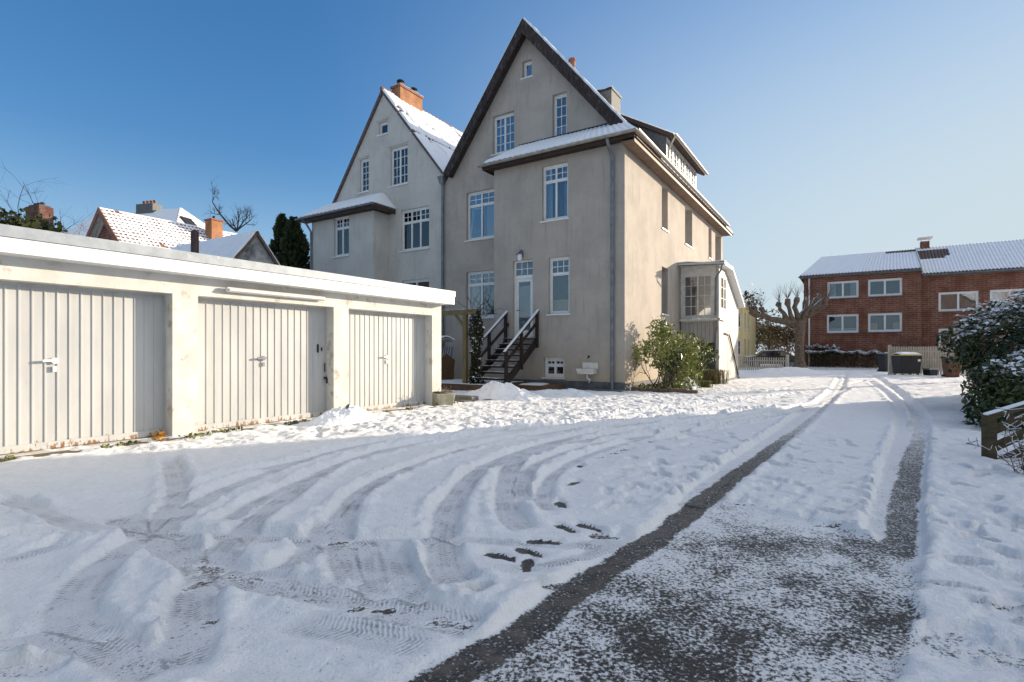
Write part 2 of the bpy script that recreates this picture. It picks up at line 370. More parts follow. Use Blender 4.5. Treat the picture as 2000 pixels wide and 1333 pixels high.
# the two bare wheel tracks leading out of the yard
track([(820,1360),(900,1310),(1010,1245),(1150,1140),(1300,1040),(1440,930),(1530,862),(1600,805),(1640,765),(1652,738),(1655,727)], .128, .004, .17, .03, .25, 1, False)
track([(1335,1000),(1420,925),(1515,855),(1585,800),(1625,765),(1640,740)], .12, .014, .8, .05, .4, 2)
track([(1748,1100),(1757,1060),(1765,980),(1785,890),(1795,850),(1792,815),(1772,785),(1745,762),(1715,742),(1690,730)], .135, .005, .36, .03, .25, 3, True)
track([(1722,1060),(1735,980),(1752,890),(1762,840),(1755,800),(1730,770),(1700,748)], .11, .014, .82, .04, .4, 4)
# arcs of cars turning towards the garages
arcs = [
 ([(1600,790),(1480,812),(1300,835),(1130,866),(1015,903),(990,950),(996,1012),(1038,1047)], .12, .8),
 ([(1500,800),(1300,827),(1119,858),(965,908),(890,975),(866,1045),(871,1112),(905,1160)], .12, .8),
 ([(1420,808),(1264,828),(973,867),(807,917),(708,967),(664,1029),(668,1085),(700,1150)], .11, .75),
 ([(1240,820),(1056,840),(807,872),(662,914),(560,975),(480,1040),(425,1100),(385,1170),(368,1260),(330,1345)], .12, .78),
 ([(1100,828),(900,845),(688,878),(471,950),(362,1006),(290,1056),(190,1122),(140,1190),(152,1245),(215,1262)], .125, .85),
 ([(1350,845),(1180,868),(1060,905),(1018,950),(1030,990)], .09, .85),
 ([(-30,1066),(109,1050),(290,1048),(471,1055),(640,1068),(800,1062),(960,1062),(1130,1070),(1210,1050)], .085, .75),
 ([(230,1010),(344,1085),(417,1125),(507,1150),(688,1178),(849,1212),(965,1240)], .13, .72),
 ([(330,900),(345,960),(310,1030),(270,1075)], .10, .85),
 ([(640,1020),(600,1085),(555,1120),(470,1135),(380,1120)], .10, .8),
 ([(760,1070),(790,1140),(830,1185)], .10, .85), ([(720,1065),(725,1130),(735,1180)], .11, .85),
 ([(-20,985),(60,1000),(150,1030),(220,1046)], .10, .9), ([(-20,1110),(60,1085),(150,1062)], .08, .85),
 ([(-40,1290),(60,1262),(170,1262),(260,1300),(330,1345)], .11, .8),
 ([(960,1120),(1060,1110),(1160,1085),(1240,1040)], .08, .82),
 ([(560,1210),(700,1240),(860,1262)], .13, .86),
 ([(1560,770),(1440,785),(1300,800),(1150,815)], .10, .85),
 ([(1660,760),(1610,785),(1530,815),(1400,840),(1290,865)], .09, .88),
 ([(1530,797),(1340,812),(1180,832),(1020,858),(880,893),(770,935),(690,985),(640,1040)], .08, .85),
 ([(1450,800),(1280,815),(1110,832),(950,850),(800,878),(640,925),(520,975),(430,1030)], .08, .85),
 ([(1600,800),(1450,825),(1300,850),(1170,885),(1090,925),(1062,965),(1070,1010)], .075, .87),
 ([(1000,842),(820,858),(640,893),(450,935),(300,985)], .08, .87),
 ([(1690,745),(1650,755),(1560,762),(1480,770)], .12, .9), ([(1700,735),(1600,742),(1500,752)], .12, .9),
]
for i, (p, w, c) in enumerate(arcs): track(p, w, .011, min(.97, c+.08), .040, 1., 10+i)
def poly_field(px):
    """signed distance to a ground polygon traced as pixels (positive inside)"""
    P = np.array([ground_at(*p) for p in px]); n = len(P)
    i0, i1 = np.searchsorted(GX, [P[:,0].min()-.6, P[:,0].max()+.6]); j0, j1 = np.searchsorted(GY, [P[:,1].min()-.6, P[:,1].max()+.6])
    x = XX[j0:j1,i0:i1]; y = YY[j0:j1,i0:i1]; ins = np.zeros(x.shape, bool); d = np.full(x.shape, 9.)
    for k in range(n):
        a, b = P[k], P[(k+1) % n]
        c = ((a[1] > y) != (b[1] > y)) & (x < (b[0]-a[0])*(y-a[1])/(b[1]-a[1]+1e-12)+a[0]); ins ^= c
        L2 = ((b-a)**2).sum(); s = np.clip(((x-a[0])*(b[0]-a[0])+(y-a[1])*(b[1]-a[1]))/L2, 0, 1)
        d = np.minimum(d, np.hypot(x-a[0]-s*(b[0]-a[0]), y-a[1]-s*(b[1]-a[1])))
    out = np.full(shp, -9.); out[j0:j1,i0:i1] = np.where(ins, d, -d); return out
# cleared tarmac under a dusting of snow
dd = poly_field([(905,1345),(1010,1268),(1165,1150),(1310,1052),(1408,980),(1500,1000),(1620,1030),(1722,1062),(1742,1066),(1800,1130),(1790,1240),(1770,1345),(1700,1420),(1000,1420)])
pm = sstep(-.03, .05, dd+fbm(XX*8, YY*8, 3, 5)*.10)
PATCH = pm*(1-FM*.9)
cover = cover*(1-pm)+pm*np.minimum(cover, .60+.62*fbm(XX*1.4, YY*1.4, 3, 55)+.4*fbm(XX*5,YY*5,2,57)-.20*sstep(3.0, 2.2, YY)-.22*np.exp(-((XX-2.0)/.35)**2-((YY-2.6)/.4)**2)+.12*sstep(3.1,4.2,YY))
# scraped, thinly covered ground
thin = np.zeros(shp)
for pp, cv in (([(470,1180),(700,1215),(960,1250),(830,1345),(420,1345),(420,1250)], .93), ([(-40,1080),(120,1075),(160,1150),(120,1260),(-40,1270)], .95), ([(90,985),(300,970),(300,1040),(110,1040)], .97)):
    q = sstep(-.08, .08, poly_field(pp)+fbm(XX*4, YY*4, 3, 8)*.15); thin = np.maximum(thin, q); cover = np.minimum(cover, 1-q*(1-cv))
base = H0+BERM*(1-FM)
base = base*(1-thin)+(.017+fbm(XX*12,YY*12,3,4)*.012)*thin*(1-0)+BERM*.3*thin
base = base*(1-pm)+(.006+fbm(XX*20,YY*20,2,4)*.004)*pm
hh = base*(1-FM)+np.where(FLOOR < 5, FLOOR, 0)*FM
# footprints: sole and heel pressed through to the tarmac
def dent(cx, cy, ang, L, W, depth, cov):
    global hh, cover
    i0, i1 = np.searchsorted(GX, [cx-L*1.3, cx+L*1.3]); j0, j1 = np.searchsorted(GY, [cy-L*1.3, cy+L*1.3])
    if i1 <= i0 or j1 <= j0: return
    x = XX[j0:j1,i0:i1]-cx; y = YY[j0:j1,i0:i1]-cy; c, s = math.cos(ang), math.sin(ang); u = x*c+y*s; v = -x*s+y*c
    wid = W*(1-.30*np.exp(-((u+.12*L)/(.18*L))**2)); e = np.sqrt((u/(L*.5))**2+(v/(wid*.5))**2)+fbm(x*20+cx*9, y*20, 2, 3)*.35
    m = 1-sstep(.86, 1.12, e); rim = np.exp(-((e-1.25)/.18)**2)*.008
    hh[j0:j1,i0:i1] = np.minimum(hh[j0:j1,i0:i1]+rim, hh[j0:j1,i0:i1]*(1-m)+depth*m)
    cover[j0:j1,i0:i1] = np.minimum(cover[j0:j1,i0:i1], 1-(1-sstep(.66,.86,e))*(1-cov)); TM[j0:j1,i0:i1] *= 1-m
for px, py, a, c in [(1130,915,70,.0),(1120,948,60,-.05),(1095,990,95,-.1),(1103,1036,125,-.1),(1150,1034,130,-.1),(1060,1062,170,.05),(1035,1083,140,-.1),(980,1092,150,-.1),(1030,1107,80,0),
        (1140,868,40,.15),(1170,897,20,.05),(1195,889,25,.05),(1218,882,30,.05),(1266,867,20,.15),(1292,908,100,.75),(1290,882,120,.7),(1215,1000,20,.75),(1270,850,20,.6),(1080,1150,10,.4),(1180,1052,170,.4),(1440,925,40,.8)]:
    x, y = ground_at(px, py)
    if c < .4: q = np.exp(-((XX-x)**2+(YY-y)**2)/.26**2); hh = hh*(1-q*.85)+q*.85*np.minimum(hh, .020+fbm(XX*12,YY*12,2,6)*.01)
    dent(x, y, R(a), .31, .13, .006, c)
for px, py, L, W, a, c in [(928,1166,.18,.14,0,.15),(750,1198,.16,.07,0,.2),(698,1195,.12,.07,30,.3),(415,1220,.07,.06,0,.2),(690,1075,.13,.07,-20,.4),(500,1075,.25,.1,0,.5),(830,1055,.1,.05,0,.5),(660,1065,.2,.12,20,.45),(410,1115,.3,.14,-30,.5),(380,1150,.2,.12,60,.5),(480,1135,.3,.08,-10,.55),(880,1225,.3,.1,-10,.5),(1460,990,.30,.03,-14,.3),(1620,1032,.36,.035,-14,.2),(1850,1160,.3,.05,-25,.15),(1955,1195,.3,.05,-25,.3),(1790,1098,.16,.03,-20,.2),(40,1320,.4,.2,0,.75),(1830,1260,.5,.2,20,.7),(1930,1290,.5,.2,-10,.7)]:
    x, y = ground_at(px, py); dent(x, y, R(a), L, W, .008, c)
r2 = np.random.default_rng(3)
for k in range(230):      # trampled, snow-filled prints of earlier walkers
    px, py = r2.uniform(1180,1560), r2.uniform(835,1000)
    if k > 120: px, py = r2.uniform(1800,2060), r2.uniform(840,1330)
    if k > 180: px, py = r2.uniform(1450,1720), r2.uniform(860,1020)
    x, y = ground_at(px, py); dent(x, y, r2.uniform(0,3.1), .26, .12, r2.uniform(.018,.035), r2.uniform(.92,1))
for k in range(260):
    px = r2.uniform(620,1600); x, y = ground_at(px, np.interp(px,[620,1000,1600],[845,815,745])+r2.uniform(-18,16)); dent(x, y, r2.uniform(0,3.1), .28, .13, r2.uniform(.008,.03), r2.uniform(.55,1))
# wheel tracks are glazed over with snow again further out
cover = np.where(FM > .3, np.minimum(1, cover+.42*sstep(5.5, 10, YY)+.16*fbm(XX*2.5,YY*2.5,3,77)), cover)
far = sstep(34, 37, YY)*sstep(50, 44, YY)*sstep(14, 18, XX); cover -= far*.45     # gritted lane in front of the brick house
Z = np.where(YY > 60, 0.03, hh)
nx, ny = len(GX), len(GY); me = bpy.data.meshes.new('snow_ground')
co = np.stack([XX, YY, Z], -1).reshape(-1, 3).astype(np.float32); idx = np.arange(nx*ny, dtype=np.int32).reshape(ny, nx)
fq = np.stack([idx[:-1,:-1], idx[:-1,1:], idx[1:,1:], idx[1:,:-1]], -1).reshape(-1, 4)
me.vertices.add(len(co)); me.vertices.foreach_set('co', co.ravel()); me.loops.add(fq.size); me.loops.foreach_set('vertex_index', fq.ravel())
me.polygons.add(len(fq)); me.polygons.foreach_set('loop_start', np.arange(0, fq.size, 4, dtype=np.int32)); me.polygons.foreach_set('use_smooth', np.ones(len(fq), bool))
me.update(calc_edges=True)
for nm, arr in (('cover', np.clip(cover,0,1)), ('tread_u', TU), ('tread_v', TV), ('tread', TM), ('patch', PATCH), ('dirt', dirt)):
    at_ = me.attributes.new(nm, 'FLOAT', 'POINT'); at_.data.foreach_set('value', arr.astype(np.float32).ravel())
m, t, p = new_mat('snow over tarmac'); me.materials.append(m)
def A(n): a = t.nodes.new('ShaderNodeAttribute'); a.attribute_name = n; return a.outputs['Fac']
v = coords(t); mid = noise(t, v, 7, 6, .6); fine = noise(t, v, 55, 5, .6); grain = noise(t, v, 260, 2)
spk = noise(t, v, 58, 4, .62)
thr = math_node(t, 'ADD', math_node(t, 'MULTIPLY', mid, .22), math_node(t, 'MULTIPLY', spk, .78))
# bare where (noise) exceeds cover
e0 = math_node(t, 'SUBTRACT', A('cover'), math_node(t, 'ADD', math_node(t, 'MULTIPLY', math_node(t, 'SUBTRACT', thr, .5), 2.9), .5))
fac = math_node(t, 'MAXIMUM', ramp(t, e0, -.22, .18), ramp(t, A('cover'), .88, .99))
tar = mixc(t, ramp(t, fine, .35, .65), (.014,.014,.015), (.05,.046,.042)); tar = mixc(t, math_node(t, 'MULTIPLY', ramp(t, mid, .42, .68), math_node(t, 'SUBTRACT', 1.0, math_node(t, 'MULTIPLY', A('patch'), .8))), tar, (.115,.10,.085))
snc = mixc(t, ramp(t, mid, .3, .7), (.90,.90,.905), (.85,.86,.875))
snc = mixc(t, math_node(t, 'MULTIPLY', A('dirt'), ramp(t, noise(t, v, 11, 7, .7), .5, .72)), snc, (.55,.47,.37))
vv = math_node(t, 'ABSOLUTE', A('tread_v'))
wv = math_node(t, 'SINE', math_node(t, 'MULTIPLY', math_node(t, 'ADD', math_node(t, 'ADD', A('tread_u'), math_node(t, 'MULTIPLY', vv, .55)), math_node(t, 'MULTIPLY', noise(t, v, 5, 3), .05)), 2*math.pi/.027))
groove = math_node(t, 'SINE', math_node(t, 'MULTIPLY', vv, 2*math.pi/.06))
tr_h = math_node(t, 'MULTIPLY', math_node(t, 'MULTIPLY', A('tread'), ramp(t, noise(t, v, 3.5, 4), .38, .6)), math_node(t, 'ADD', wv, math_node(t, 'MULTIPLY', groove, .4)))
snc2 = mixc(t, math_node(t, 'MULTIPLY', A('tread'), .45), snc, (.60,.62,.66))
snc2 = mixc(t, math_node(t, 'MULTIPLY', A('tread'), ramp(t, math_node(t,'ADD',tr_h,math_node(t,'MULTIPLY',fine,1.2)), 1.0, 2.2)), snc2, (.34,.34,.35))
t.links.new(mixc(t, fac, tar, snc2), p.inputs['Base Color'])
rr = t.nodes.new('ShaderNodeMapRange'); t.links.new(fac, rr.inputs[0]); rr.inputs[3].default_value = .38; rr.inputs[4].default_value = .8; t.links.new(rr.outputs[0], p.inputs['Roughness'])
p.inputs['Specular IOR Level'].default_value = .3
hgt = math_node(t, 'ADD', math_node(t, 'ADD', math_node(t, 'ADD', math_node(t, 'MULTIPLY', fine, 1.15), math_node(t, 'MULTIPLY', noise(t, v, 20, 4, .6), 1.5)), math_node(t, 'MULTIPLY', grain, .42)), math_node(t, 'ADD', math_node(t, 'MULTIPLY', tr_h, .42), math_node(t, 'MULTIPLY', fac, .7)))
bump(t, p, hgt, .75, .015)
g = bpy.data.objects.new('snow_ground', me); COL.objects.link(g); tag(g, kind='structure')
# ---------------------------------------------------------------- building helpers
def clip_poly(poly, a, b):
    """keep the part of a 2-D polygon left of a->b"""
    out = []; n = len(poly); side = lambda p: (b[0]-a[0])*(p[1]-a[1])-(b[1]-a[1])*(p[0]-a[0])
    for i in range(n):
        p, q = poly[i], poly[(i+1) % n]; sp, sq = side(p), side(q)
        if sp >= 0: out.append(p)
        if sp*sq < 0: w = sp/(sp-sq); out.append((p[0]+(q[0]-p[0])*w, p[1]+(q[1]-p[1])*w))
    return out
def wall(mb, outline, holes, y, depth=.16, mi=0, room=1, roomdepth=.5):
    """wall face at local y with rectangular openings (x0,x1,z0,z1); reveals go inwards (+y); dark room box behind each opening"""
    xs = sorted({p[0] for p in outline} | {h[0] for h in holes} | {h[1] for h in holes}); zs = sorted({p[1] for p in outline} | {h[2] for h in holes} | {h[3] for h in holes})
    for x0, x1 in zip(xs[:-1], xs[1:]):
        for z0, z1 in zip(zs[:-1], zs[1:]):
            cx, cz = (x0+x1)/2, (z0+z1)/2
            if any(h[0] < cx < h[1] and h[2] < cz < h[3] for h in holes): continue
            q = [(x0,z0),(x1,z0),(x1,z1),(x0,z1)]
            for i in range(len(outline)):
                q = clip_poly(q, outline[i], outline[(i+1) % len(outline)])
                if len(q) < 3: break
            if len(q) >= 3: mb.poly([(px, y, pz) for px, pz in q], mi)
    for x0, x1, z0, z1 in holes:
        d = y+depth; e = y+roomdepth
        mb.poly([(x0,y,z0),(x0,d,z0),(x0,d,z1),(x0,y,z1)], mi); mb.poly([(x1,y,z0),(x1,y,z1),(x1,d,z1),(x1,d,z0)], mi)
        mb.poly([(x0,y,z1),(x0,d,z1),(x1,d,z1),(x1,y,z1)], mi); mb.poly([(x0,y,z0),(x1,y,z0),(x1,d,z0),(x0,d,z0)], mi)
        if room is not None:
            a, b, c, f = x0-.04, x1+.04, z0-.04, z1+.04
            mb.poly([(a,d,c),(a,e,c),(a,e,f),(a,d,f)], room); mb.poly([(b,d,c),(b,d,f),(b,e,f),(b,e,c)], room)
            mb.poly([(a,d,f),(a,e,f),(b,e,f),(b,d,f)], room); mb.poly([(a,d,c),(b,d,c),(b,e,c),(a,e,c)], room); mb.poly([(a,e,c),(b,e,c),(b,e,f),(a,e,f)], room)
def window(parent, rect, y, rows, M=None, frame=WHITE, curtain=None, sill=True, sillmat=WHITE, name='window', bar=.05, ext=.06, tilt=None, glass=None):
    """rows from the top: (share of height, columns, (panes across, panes down)); y: plane of the frame front"""
    x0, x1, z0, z1 = rect; f = Mesh(M); t = .06
    bs = bar*1.15
    f.box(x0, x0+bs, y, y+t, z0, z1); f.box(x1-bs, x1, y, y+t, z0, z1); f.box(x0+bs, x1-bs, y, y+t, z1-bs, z1); f.box(x0+bs, x1-bs, y, y+t, z0, z0+bs)
    zz = z1-bs; tot = (z1-z0)-2*bs; pane = Mesh(M); cells = []
    for ri, (share, cols, (mx, mz)) in enumerate(rows):
        h = tot*share; zb = zz-h
        if ri: f.box(x0+bs, x1-bs, y-.012, y+t-.004, zz-bar*.5, zz+bar*.6)
        w = (x1-x0-2*bs)/cols
        for c in range(cols):
            a = x0+bs+c*w; b = a+w
            if c: f.box(a-bar*.65, a+bar*.65, y-.008, y+t-.006, zb+(bar*.6 if ri < len(rows)-1 else 0), zz-(bar*.5 if ri else 0))
            s = .035; f.box(a+.003, a+s, y+.006, y+t-.012, zb+.003, zz-.003); f.box(b-s, b-.003, y+.006, y+t-.012, zb+.003, zz-.003)
            f.box(a+s, b-s, y+.006, y+t-.012, zz-s-.02, zz-.003); f.box(a+s, b-s, y+.006, y+t-.012, zb+.003, zb+s+.02)
            for i in range(1, mx): q = a+w*i/mx; f.box(q-.012, q+.012, y+.016, y+.042, zb+s, zz-s)
            for j in range(1, mz): q = zb+h*j/mz; f.box(a+s, b-s, y+.018, y+.044, q-.012, q+.012)
            pane.box(a+.01, b-.01, y+.028, y+.033, zb+.01, zz-.01); cells.append((ri, c, a, b, zb, zz))
        zz = zb
    if tilt:   # one sash tipped inwards at the top
        ri, c = tilt
        for (r_, c_, a, b, zb, zt) in cells:
            if (r_, c_) == (ri, c):
                k = .16
                f.bar((a+.05,y+.05,zb+.05),(a+.05,y+.05+k,zt-.05),.05,.04,up=(1,0,0)); f.bar((b-.05,y+.05,zb+.05),(b-.05,y+.05+k,zt-.05),.05,.04,up=(1,0,0)); f.bar((a+.05,y+.05+k,zt-.05),(b-.05,y+.05+k,zt-.05),.04,.05)
    o = f.build(name, frame, parent); pane.build('pane', glass or GLASS, o)
    if curtain is not None:
        kind, cm, lo, hi = curtain; cb = Mesh(M); n = 26
        za, zb = z0+(z1-z0)*lo, z0+(z1-z0)*hi
        spans = {'full': [(x0,x1)], 'left': [(x0,x0+(x1-x0)*.34)], 'right': [(x1-(x1-x0)*.4,x1)], 'sides': [(x0,x0+(x1-x0)*.28),(x1-(x1-x0)*.26,x1)]}[kind]
        for a, b in spans: cb.sheet((a,y+.15,za),(b,y+.15,za),(b,y+.15,zb),(a,y+.15,zb), n, 1, lambda u, v: .018*math.sin(u*n*1.3)+.01*math.sin(u*37))
        cb.build('curtain', cm, o)
    if sill:
        s = Mesh(M); s.box(x0-ext, x1+ext, y-.19, y-.002, z0-.045, z0-.004); s.build('sill', sillmat, o)
    return o
def pipe(parent, pts, r, mat_, name='downpipe', M=None, n=10, rings=()):
    m = Mesh(M); m.tube(pts, r, n)
    for z in rings:
        p = Vector(pts[0]); m.tube([(p.x,p.y,z-.03),(p.x,p.y,z+.03)], r*1.25, n)
    return m.build(name, mat_, parent, smooth=False)
def gutter(mb, a, b, r=.075, n=8):
    """half round gutter from a to b"""
    a = Vector(a); b = Vector(b); d = (b-a).normalized(); s = d.cross(Vector((0,0,1))).normalized(); vs = []
    for P in (a, b):
        for rr in (r, r*.86):
            for k in range(n+1):
                t = math.pi*k/n; vs.append(P+s*rr*math.cos(t)-Vector((0,0,1))*rr*math.sin(t))
    w = n+1; fs = []
    for k in range(n):
        fs += [(k,k+1,2*w+k+1,2*w+k),(w+k,3*w+k,3*w+k+1,w+k+1),(k,w+k,w+k+1,k+1),(2*w+k,2*w+k+1,3*w+k+1,3*w+k)]
    fs += [(0,2*w,3*w,w),(n,w+n,3*w+n,2*w+n)]
    mb.add(vs, fs)
def tiled_roof(parent, q, tiles, mat_, snow=None, name='roof', wave=.03, snow_h=.07, snow_inset=.06, bare=None, th=.1, rows=1):
    """pantile roof on the quad eave-left, eave-right, top-right, top-left, with an optional snow blanket"""
    a, b, c, d = [Vector(p) for p in q]; nu = int(tiles*8)
    f = lambda u, v: wave*(abs(math.sin(u*tiles*math.pi))**.7)
    m = Mesh(); m.sheet(a, b, c, d, nu, max(2, rows), f, drop=th); o = m.build(name, mat_, parent)
    if snow is not None:
        e = (d-a); s0 = snow_inset/e.length; nvv = 16 if bare is None else 60
        a2, b2 = a.lerp(d, s0), b.lerp(c, s0); nv = nvv; r_ = random.random()*50; us = int(min(nu*.75, 420))
        def g(u, v):
            k = fbm(np.array([u*tiles*.7+r_]), np.array([v*9.]), 3, 7)[0]
            h = snow_h*(1+.5*k)+wave*.75*(abs(math.sin(u*tiles*math.pi))**1.1)
            ed = min(1, v*16/1.2, u*us/2., (1-u)*us/2.); h = h*(.35+.65*ed)
            if bare is not None: h += bare(u, v, k)
            return h
        ms = Mesh(); ms.sheet(a2, b2, c, d, us, nv, g, drop=.02); ms.build('roof_snow', snow, o, smooth=True)
    return o

# ---------------------------------------------------------------- the grey stuccoed house
ROT = math.atan2(-.537, .8437); HC = (3.59, 16.9)
def hx(px, v):
    bx, by = HC[0]+.537*v, HC[1]+.8437*v; k = (px-1000)/FPX; return -(bx-by*k)/(.8437+.537*k)
def hz(px, py, v): return EYE-(py-HOR)/FPX*(HC[1]+.8437*v-.537*hx(px, v))
def rect(pl, pr, pt, pb, v): return (hx(pl, v), hx(pr, v), hz(pl, pb, v), hz(pl, pt, v))
def sv(px): k = (px-1000)/FPX; return (k*HC[1]-HC[0])/(.537-.8437*k)
house = thing('stucco_house', 'tall grey stuccoed house with steep dark gable, wide bay and side porch', 'house', (HC[0], HC[1], 0), ROT)
SB = .9; PX = hx(868, SB)
w_attic = rect(1020,1038.5,121,154,SB); w_gl = rect(962,1004,228,303,SB); w_gr = rect(1079,1106.5,186,270,SB)
w_bay = rect(1058.5,1109.5,326,433.5,0); w_ul = rect(911,966,377.5,471,SB); w_ll = rect(911,966,532,622,SB)
w_door = rect(1001.5,1040.5,510,668,0); w_lr = rect(1071.5,1112,504,614.5,0); w_cel = rect(1062,1102,699,737,0)
w_door = (w_door[0], w_door[1], 1.80, w_door[3])
bayL = hx(965, 0)
wl = Mesh()
wall(wl, [(bayL,0),(0,0),(0,8.02),(bayL,8.02)], [w_bay,w_door,w_lr,w_cel], 0, .17)
wl.poly([(bayL,0,0),(bayL,0,8.02),(bayL,SB,8.02),(bayL,SB,0)])
wall(wl, [(PX,0),(-.002,0),(-.002,8.3),(-4.14,13.36),(PX,8.25)], [w_attic,w_gl,w_gr,w_ul,w_ll], SB, .19)
SM = Matrix(((0,-1,0,0),(1,0,0,0),(0,0,1,0),(0,0,0,1)))         # facade looking +x: x along y, inwards -x
side_w = [(3.96,4.75,6.04,7.72),(3.96,4.75,2.76,4.58),(7.35,8.6,6.02,7.75),(11.9,12.6,6.1,7.7),(13.5,15.0,6.0,7.7)]
wl.M = SM; wall(wl, [(0,0),(15.5,0),(15.5,8.02),(0,8.02)], side_w, 0, .40); wl.M = None
wl.poly([(0,15.5,0),(PX,15.5,0),(PX,15.5,8.2),(-4.14,15.5,13.36),(0,15.5,8.2)])
wl.poly([(PX,SB,0),(PX,SB,8.2),(PX,15.5,8.2),(PX,15.5,0)])
wl.build('wall', [STUCCO, ROOM], house)
pl = Mesh(); pl.box(bayL-.02, .025, -.025, -.003, -.1, .33); pl.box(.003, .026, -.003, 15.5, -.1, .31); pl.box(bayL+1.9,.03,-.32,-.026,-.1,.10)
pl.build('plinth', PLINTH, house, bevel=.006)
G2 = [(.27,2,(2,2)),(.73,2,(1,1))]
def hw(r, v, rows, **k): return window(house, r, v+.12, rows, **k)
hw(w_attic, SB+.03, [(1,1,(1,1))]); hw(w_gl, SB+.03, [(1,2,(2,4))]); hw(w_gr, SB+.03, [(1,1,(2,4))], curtain=('full',BLIND,0,.28))
hw(w_bay, 0, G2, curtain=('sides',BLIND,0,1)); hw(w_ul, SB, G2, tilt=(1,0), curtain=('right',GREYBLIND,0,.7)); hw(w_ll, SB, G2, curtain=('left',BLIND2,0,.7))
hw(w_lr, 0, [(.28,1,(3,2)),(.72,1,(1,1))], curtain=('full',BLIND2,0,.26)); hw(w_cel, 0, [(.36,2,(2,1)),(.64,2,(1,1))], bar=.06)
for r_ in side_w:
    o_ = window(house, r_, .33, [(.28,1,(2,1)),(.72,1,(1,1))], M=SM, curtain=('full',BLIND,0,1), sill=False); m = Mesh(SM); m.box(r_[0]-.05,r_[1]+.05,-.05,.33,r_[2]-.04,r_[2]+.006); m.build('sill', WHITE, o_)
# back door with fanlight and blind
dr = Mesh(); x0,x1,z0,z1 = w_door; y = .12; zt = z1-.62
dr.box(x0,x0+.07,y,y+.07,z0,z1); dr.box(x1-.07,x1,y,y+.07,z0,z1); dr.box(x0+.07,x1-.07,y,y+.07,z1-.07,z1); dr.box(x0+.07,x1-.07,y-.015,y+.07,zt-.04,zt+.08)
dr.box(x0+.075,x0+.17,y+.012,y+.06,z0,zt-.045); dr.box(x1-.17,x1-.075,y+.012,y+.06,z0,zt-.045); dr.box(x0+.17,x1-.17,y+.012,y+.06,zt-.15,zt-.045); dr.box(x0+.17,x1-.17,y+.012,y+.06,z0,z0+.28)
for i in (1,2): dr.box(x0+.07+(x1-x0-.14)*i/3-.012, x0+.07+(x1-x0-.14)*i/3+.012, y+.02,y+.045, zt+.08, z1-.07)
dr.box(x0+.07,x1-.07,y+.021,y+.046,(zt+.08+z1-.07)/2-.012,(zt+.08+z1-.07)/2+.012)
door = dr.build('door', WHITE, house)
dp = Mesh(); dp.box(x0+.05,x1-.05,y+.03,y+.036,z0+.2,zt-.1); dp.box(x0+.05,x1-.05,y+.03,y+.036,zt+.05,z1-.05); dp.build('pane', GLASS, door)
db = Mesh()
for i in range(40): zz = z0+.25+i*(zt-.55-z0)/40; db.box(x0+.15,x1-.15,y+.05,y+.058,zz,zz+(zt-.55-z0)/40-.004)
db.build('blind', GREYBLIND, door)
dh = Mesh(); dh.tube([(x0+.125,y-.05,z0+1.0),(x0+.125,y+.012,z0+1.0)],.012); dh.bar((x0+.11,y-.05,z0+1.0),(x0+.26,y-.05,z0+1.0),.02,.025); dh.build('handle', ZINC, door)
# main roof
AP = (-4.14, 13.62); yf, yb = .55, 15.95
LE = (-7.93, AP[1]-1.33*(7.93-4.14)); RE = (.50, AP[1]-1.215*4.64)
rf = Mesh()
rf.slab([(AP[0],yf,AP[1]),(AP[0],yb,AP[1]),(LE[0],yb,LE[1]),(LE[0],yf,LE[1])], .16)
rf.slab([(RE[0],2.2,RE[1]),(RE[0],yb,RE[1]),(AP[0],yb,AP[1]),(AP[0],2.2,AP[1])], .16)
k = 3.98; rf.slab([(AP[0]+k,yf,AP[1]-1.215*k),(AP[0]+k,2.2,AP[1]-1.215*k),(AP[0],2.2,AP[1]),(AP[0],yf,AP[1])], .16)
roof = rf.build('roof', TILE, house)
sn = Mesh(); r_ = 3.1
sn.sheet((AP[0]+4.0,yf-.01,AP[1]-1.215*4.0+.005),(AP[0]+4.0,8.0,AP[1]-1.215*4.0+.005),(AP[0]+.03,8.0,AP[1]-.03),(AP[0]+.03,yf-.01,AP[1]-.03), 90, 40, lambda u, v: .075+.03*fbm(np.array([u*40]),np.array([v*30.]),3,5)[0], drop=.07)
sn.sheet((RE[0]-.03,2.25,RE[1]+.03),(RE[0]-.03,15.9,RE[1]+.03),(AP[0]+4.0,15.9,AP[1]-1.215*4.0),(AP[0]+4.0,2.25,AP[1]-1.215*4.0), 90, 8, lambda u, v: .05+.02*math.sin(u*200), drop=.04)
sn.sheet((AP[0]-.03,yf,AP[1]-.03),(AP[0]-.03,15.9,AP[1]-.03),(LE[0],15.9,LE[1]+.01),(LE[0],yf,LE[1]+.01), 60, 20, lambda u, v: .04+.01*math.sin(u*90), drop=.04)
sn.build('roof_snow', ROOFSNOW, roof, smooth=False)
BARGE = mat('weathered brown barge board', (.022,.015,.014), (.055,.042,.038), 5, rough=.75, c3=(.20,.18,.17), s3=5, stretch=(3,3,1), th3=(.60,.72))
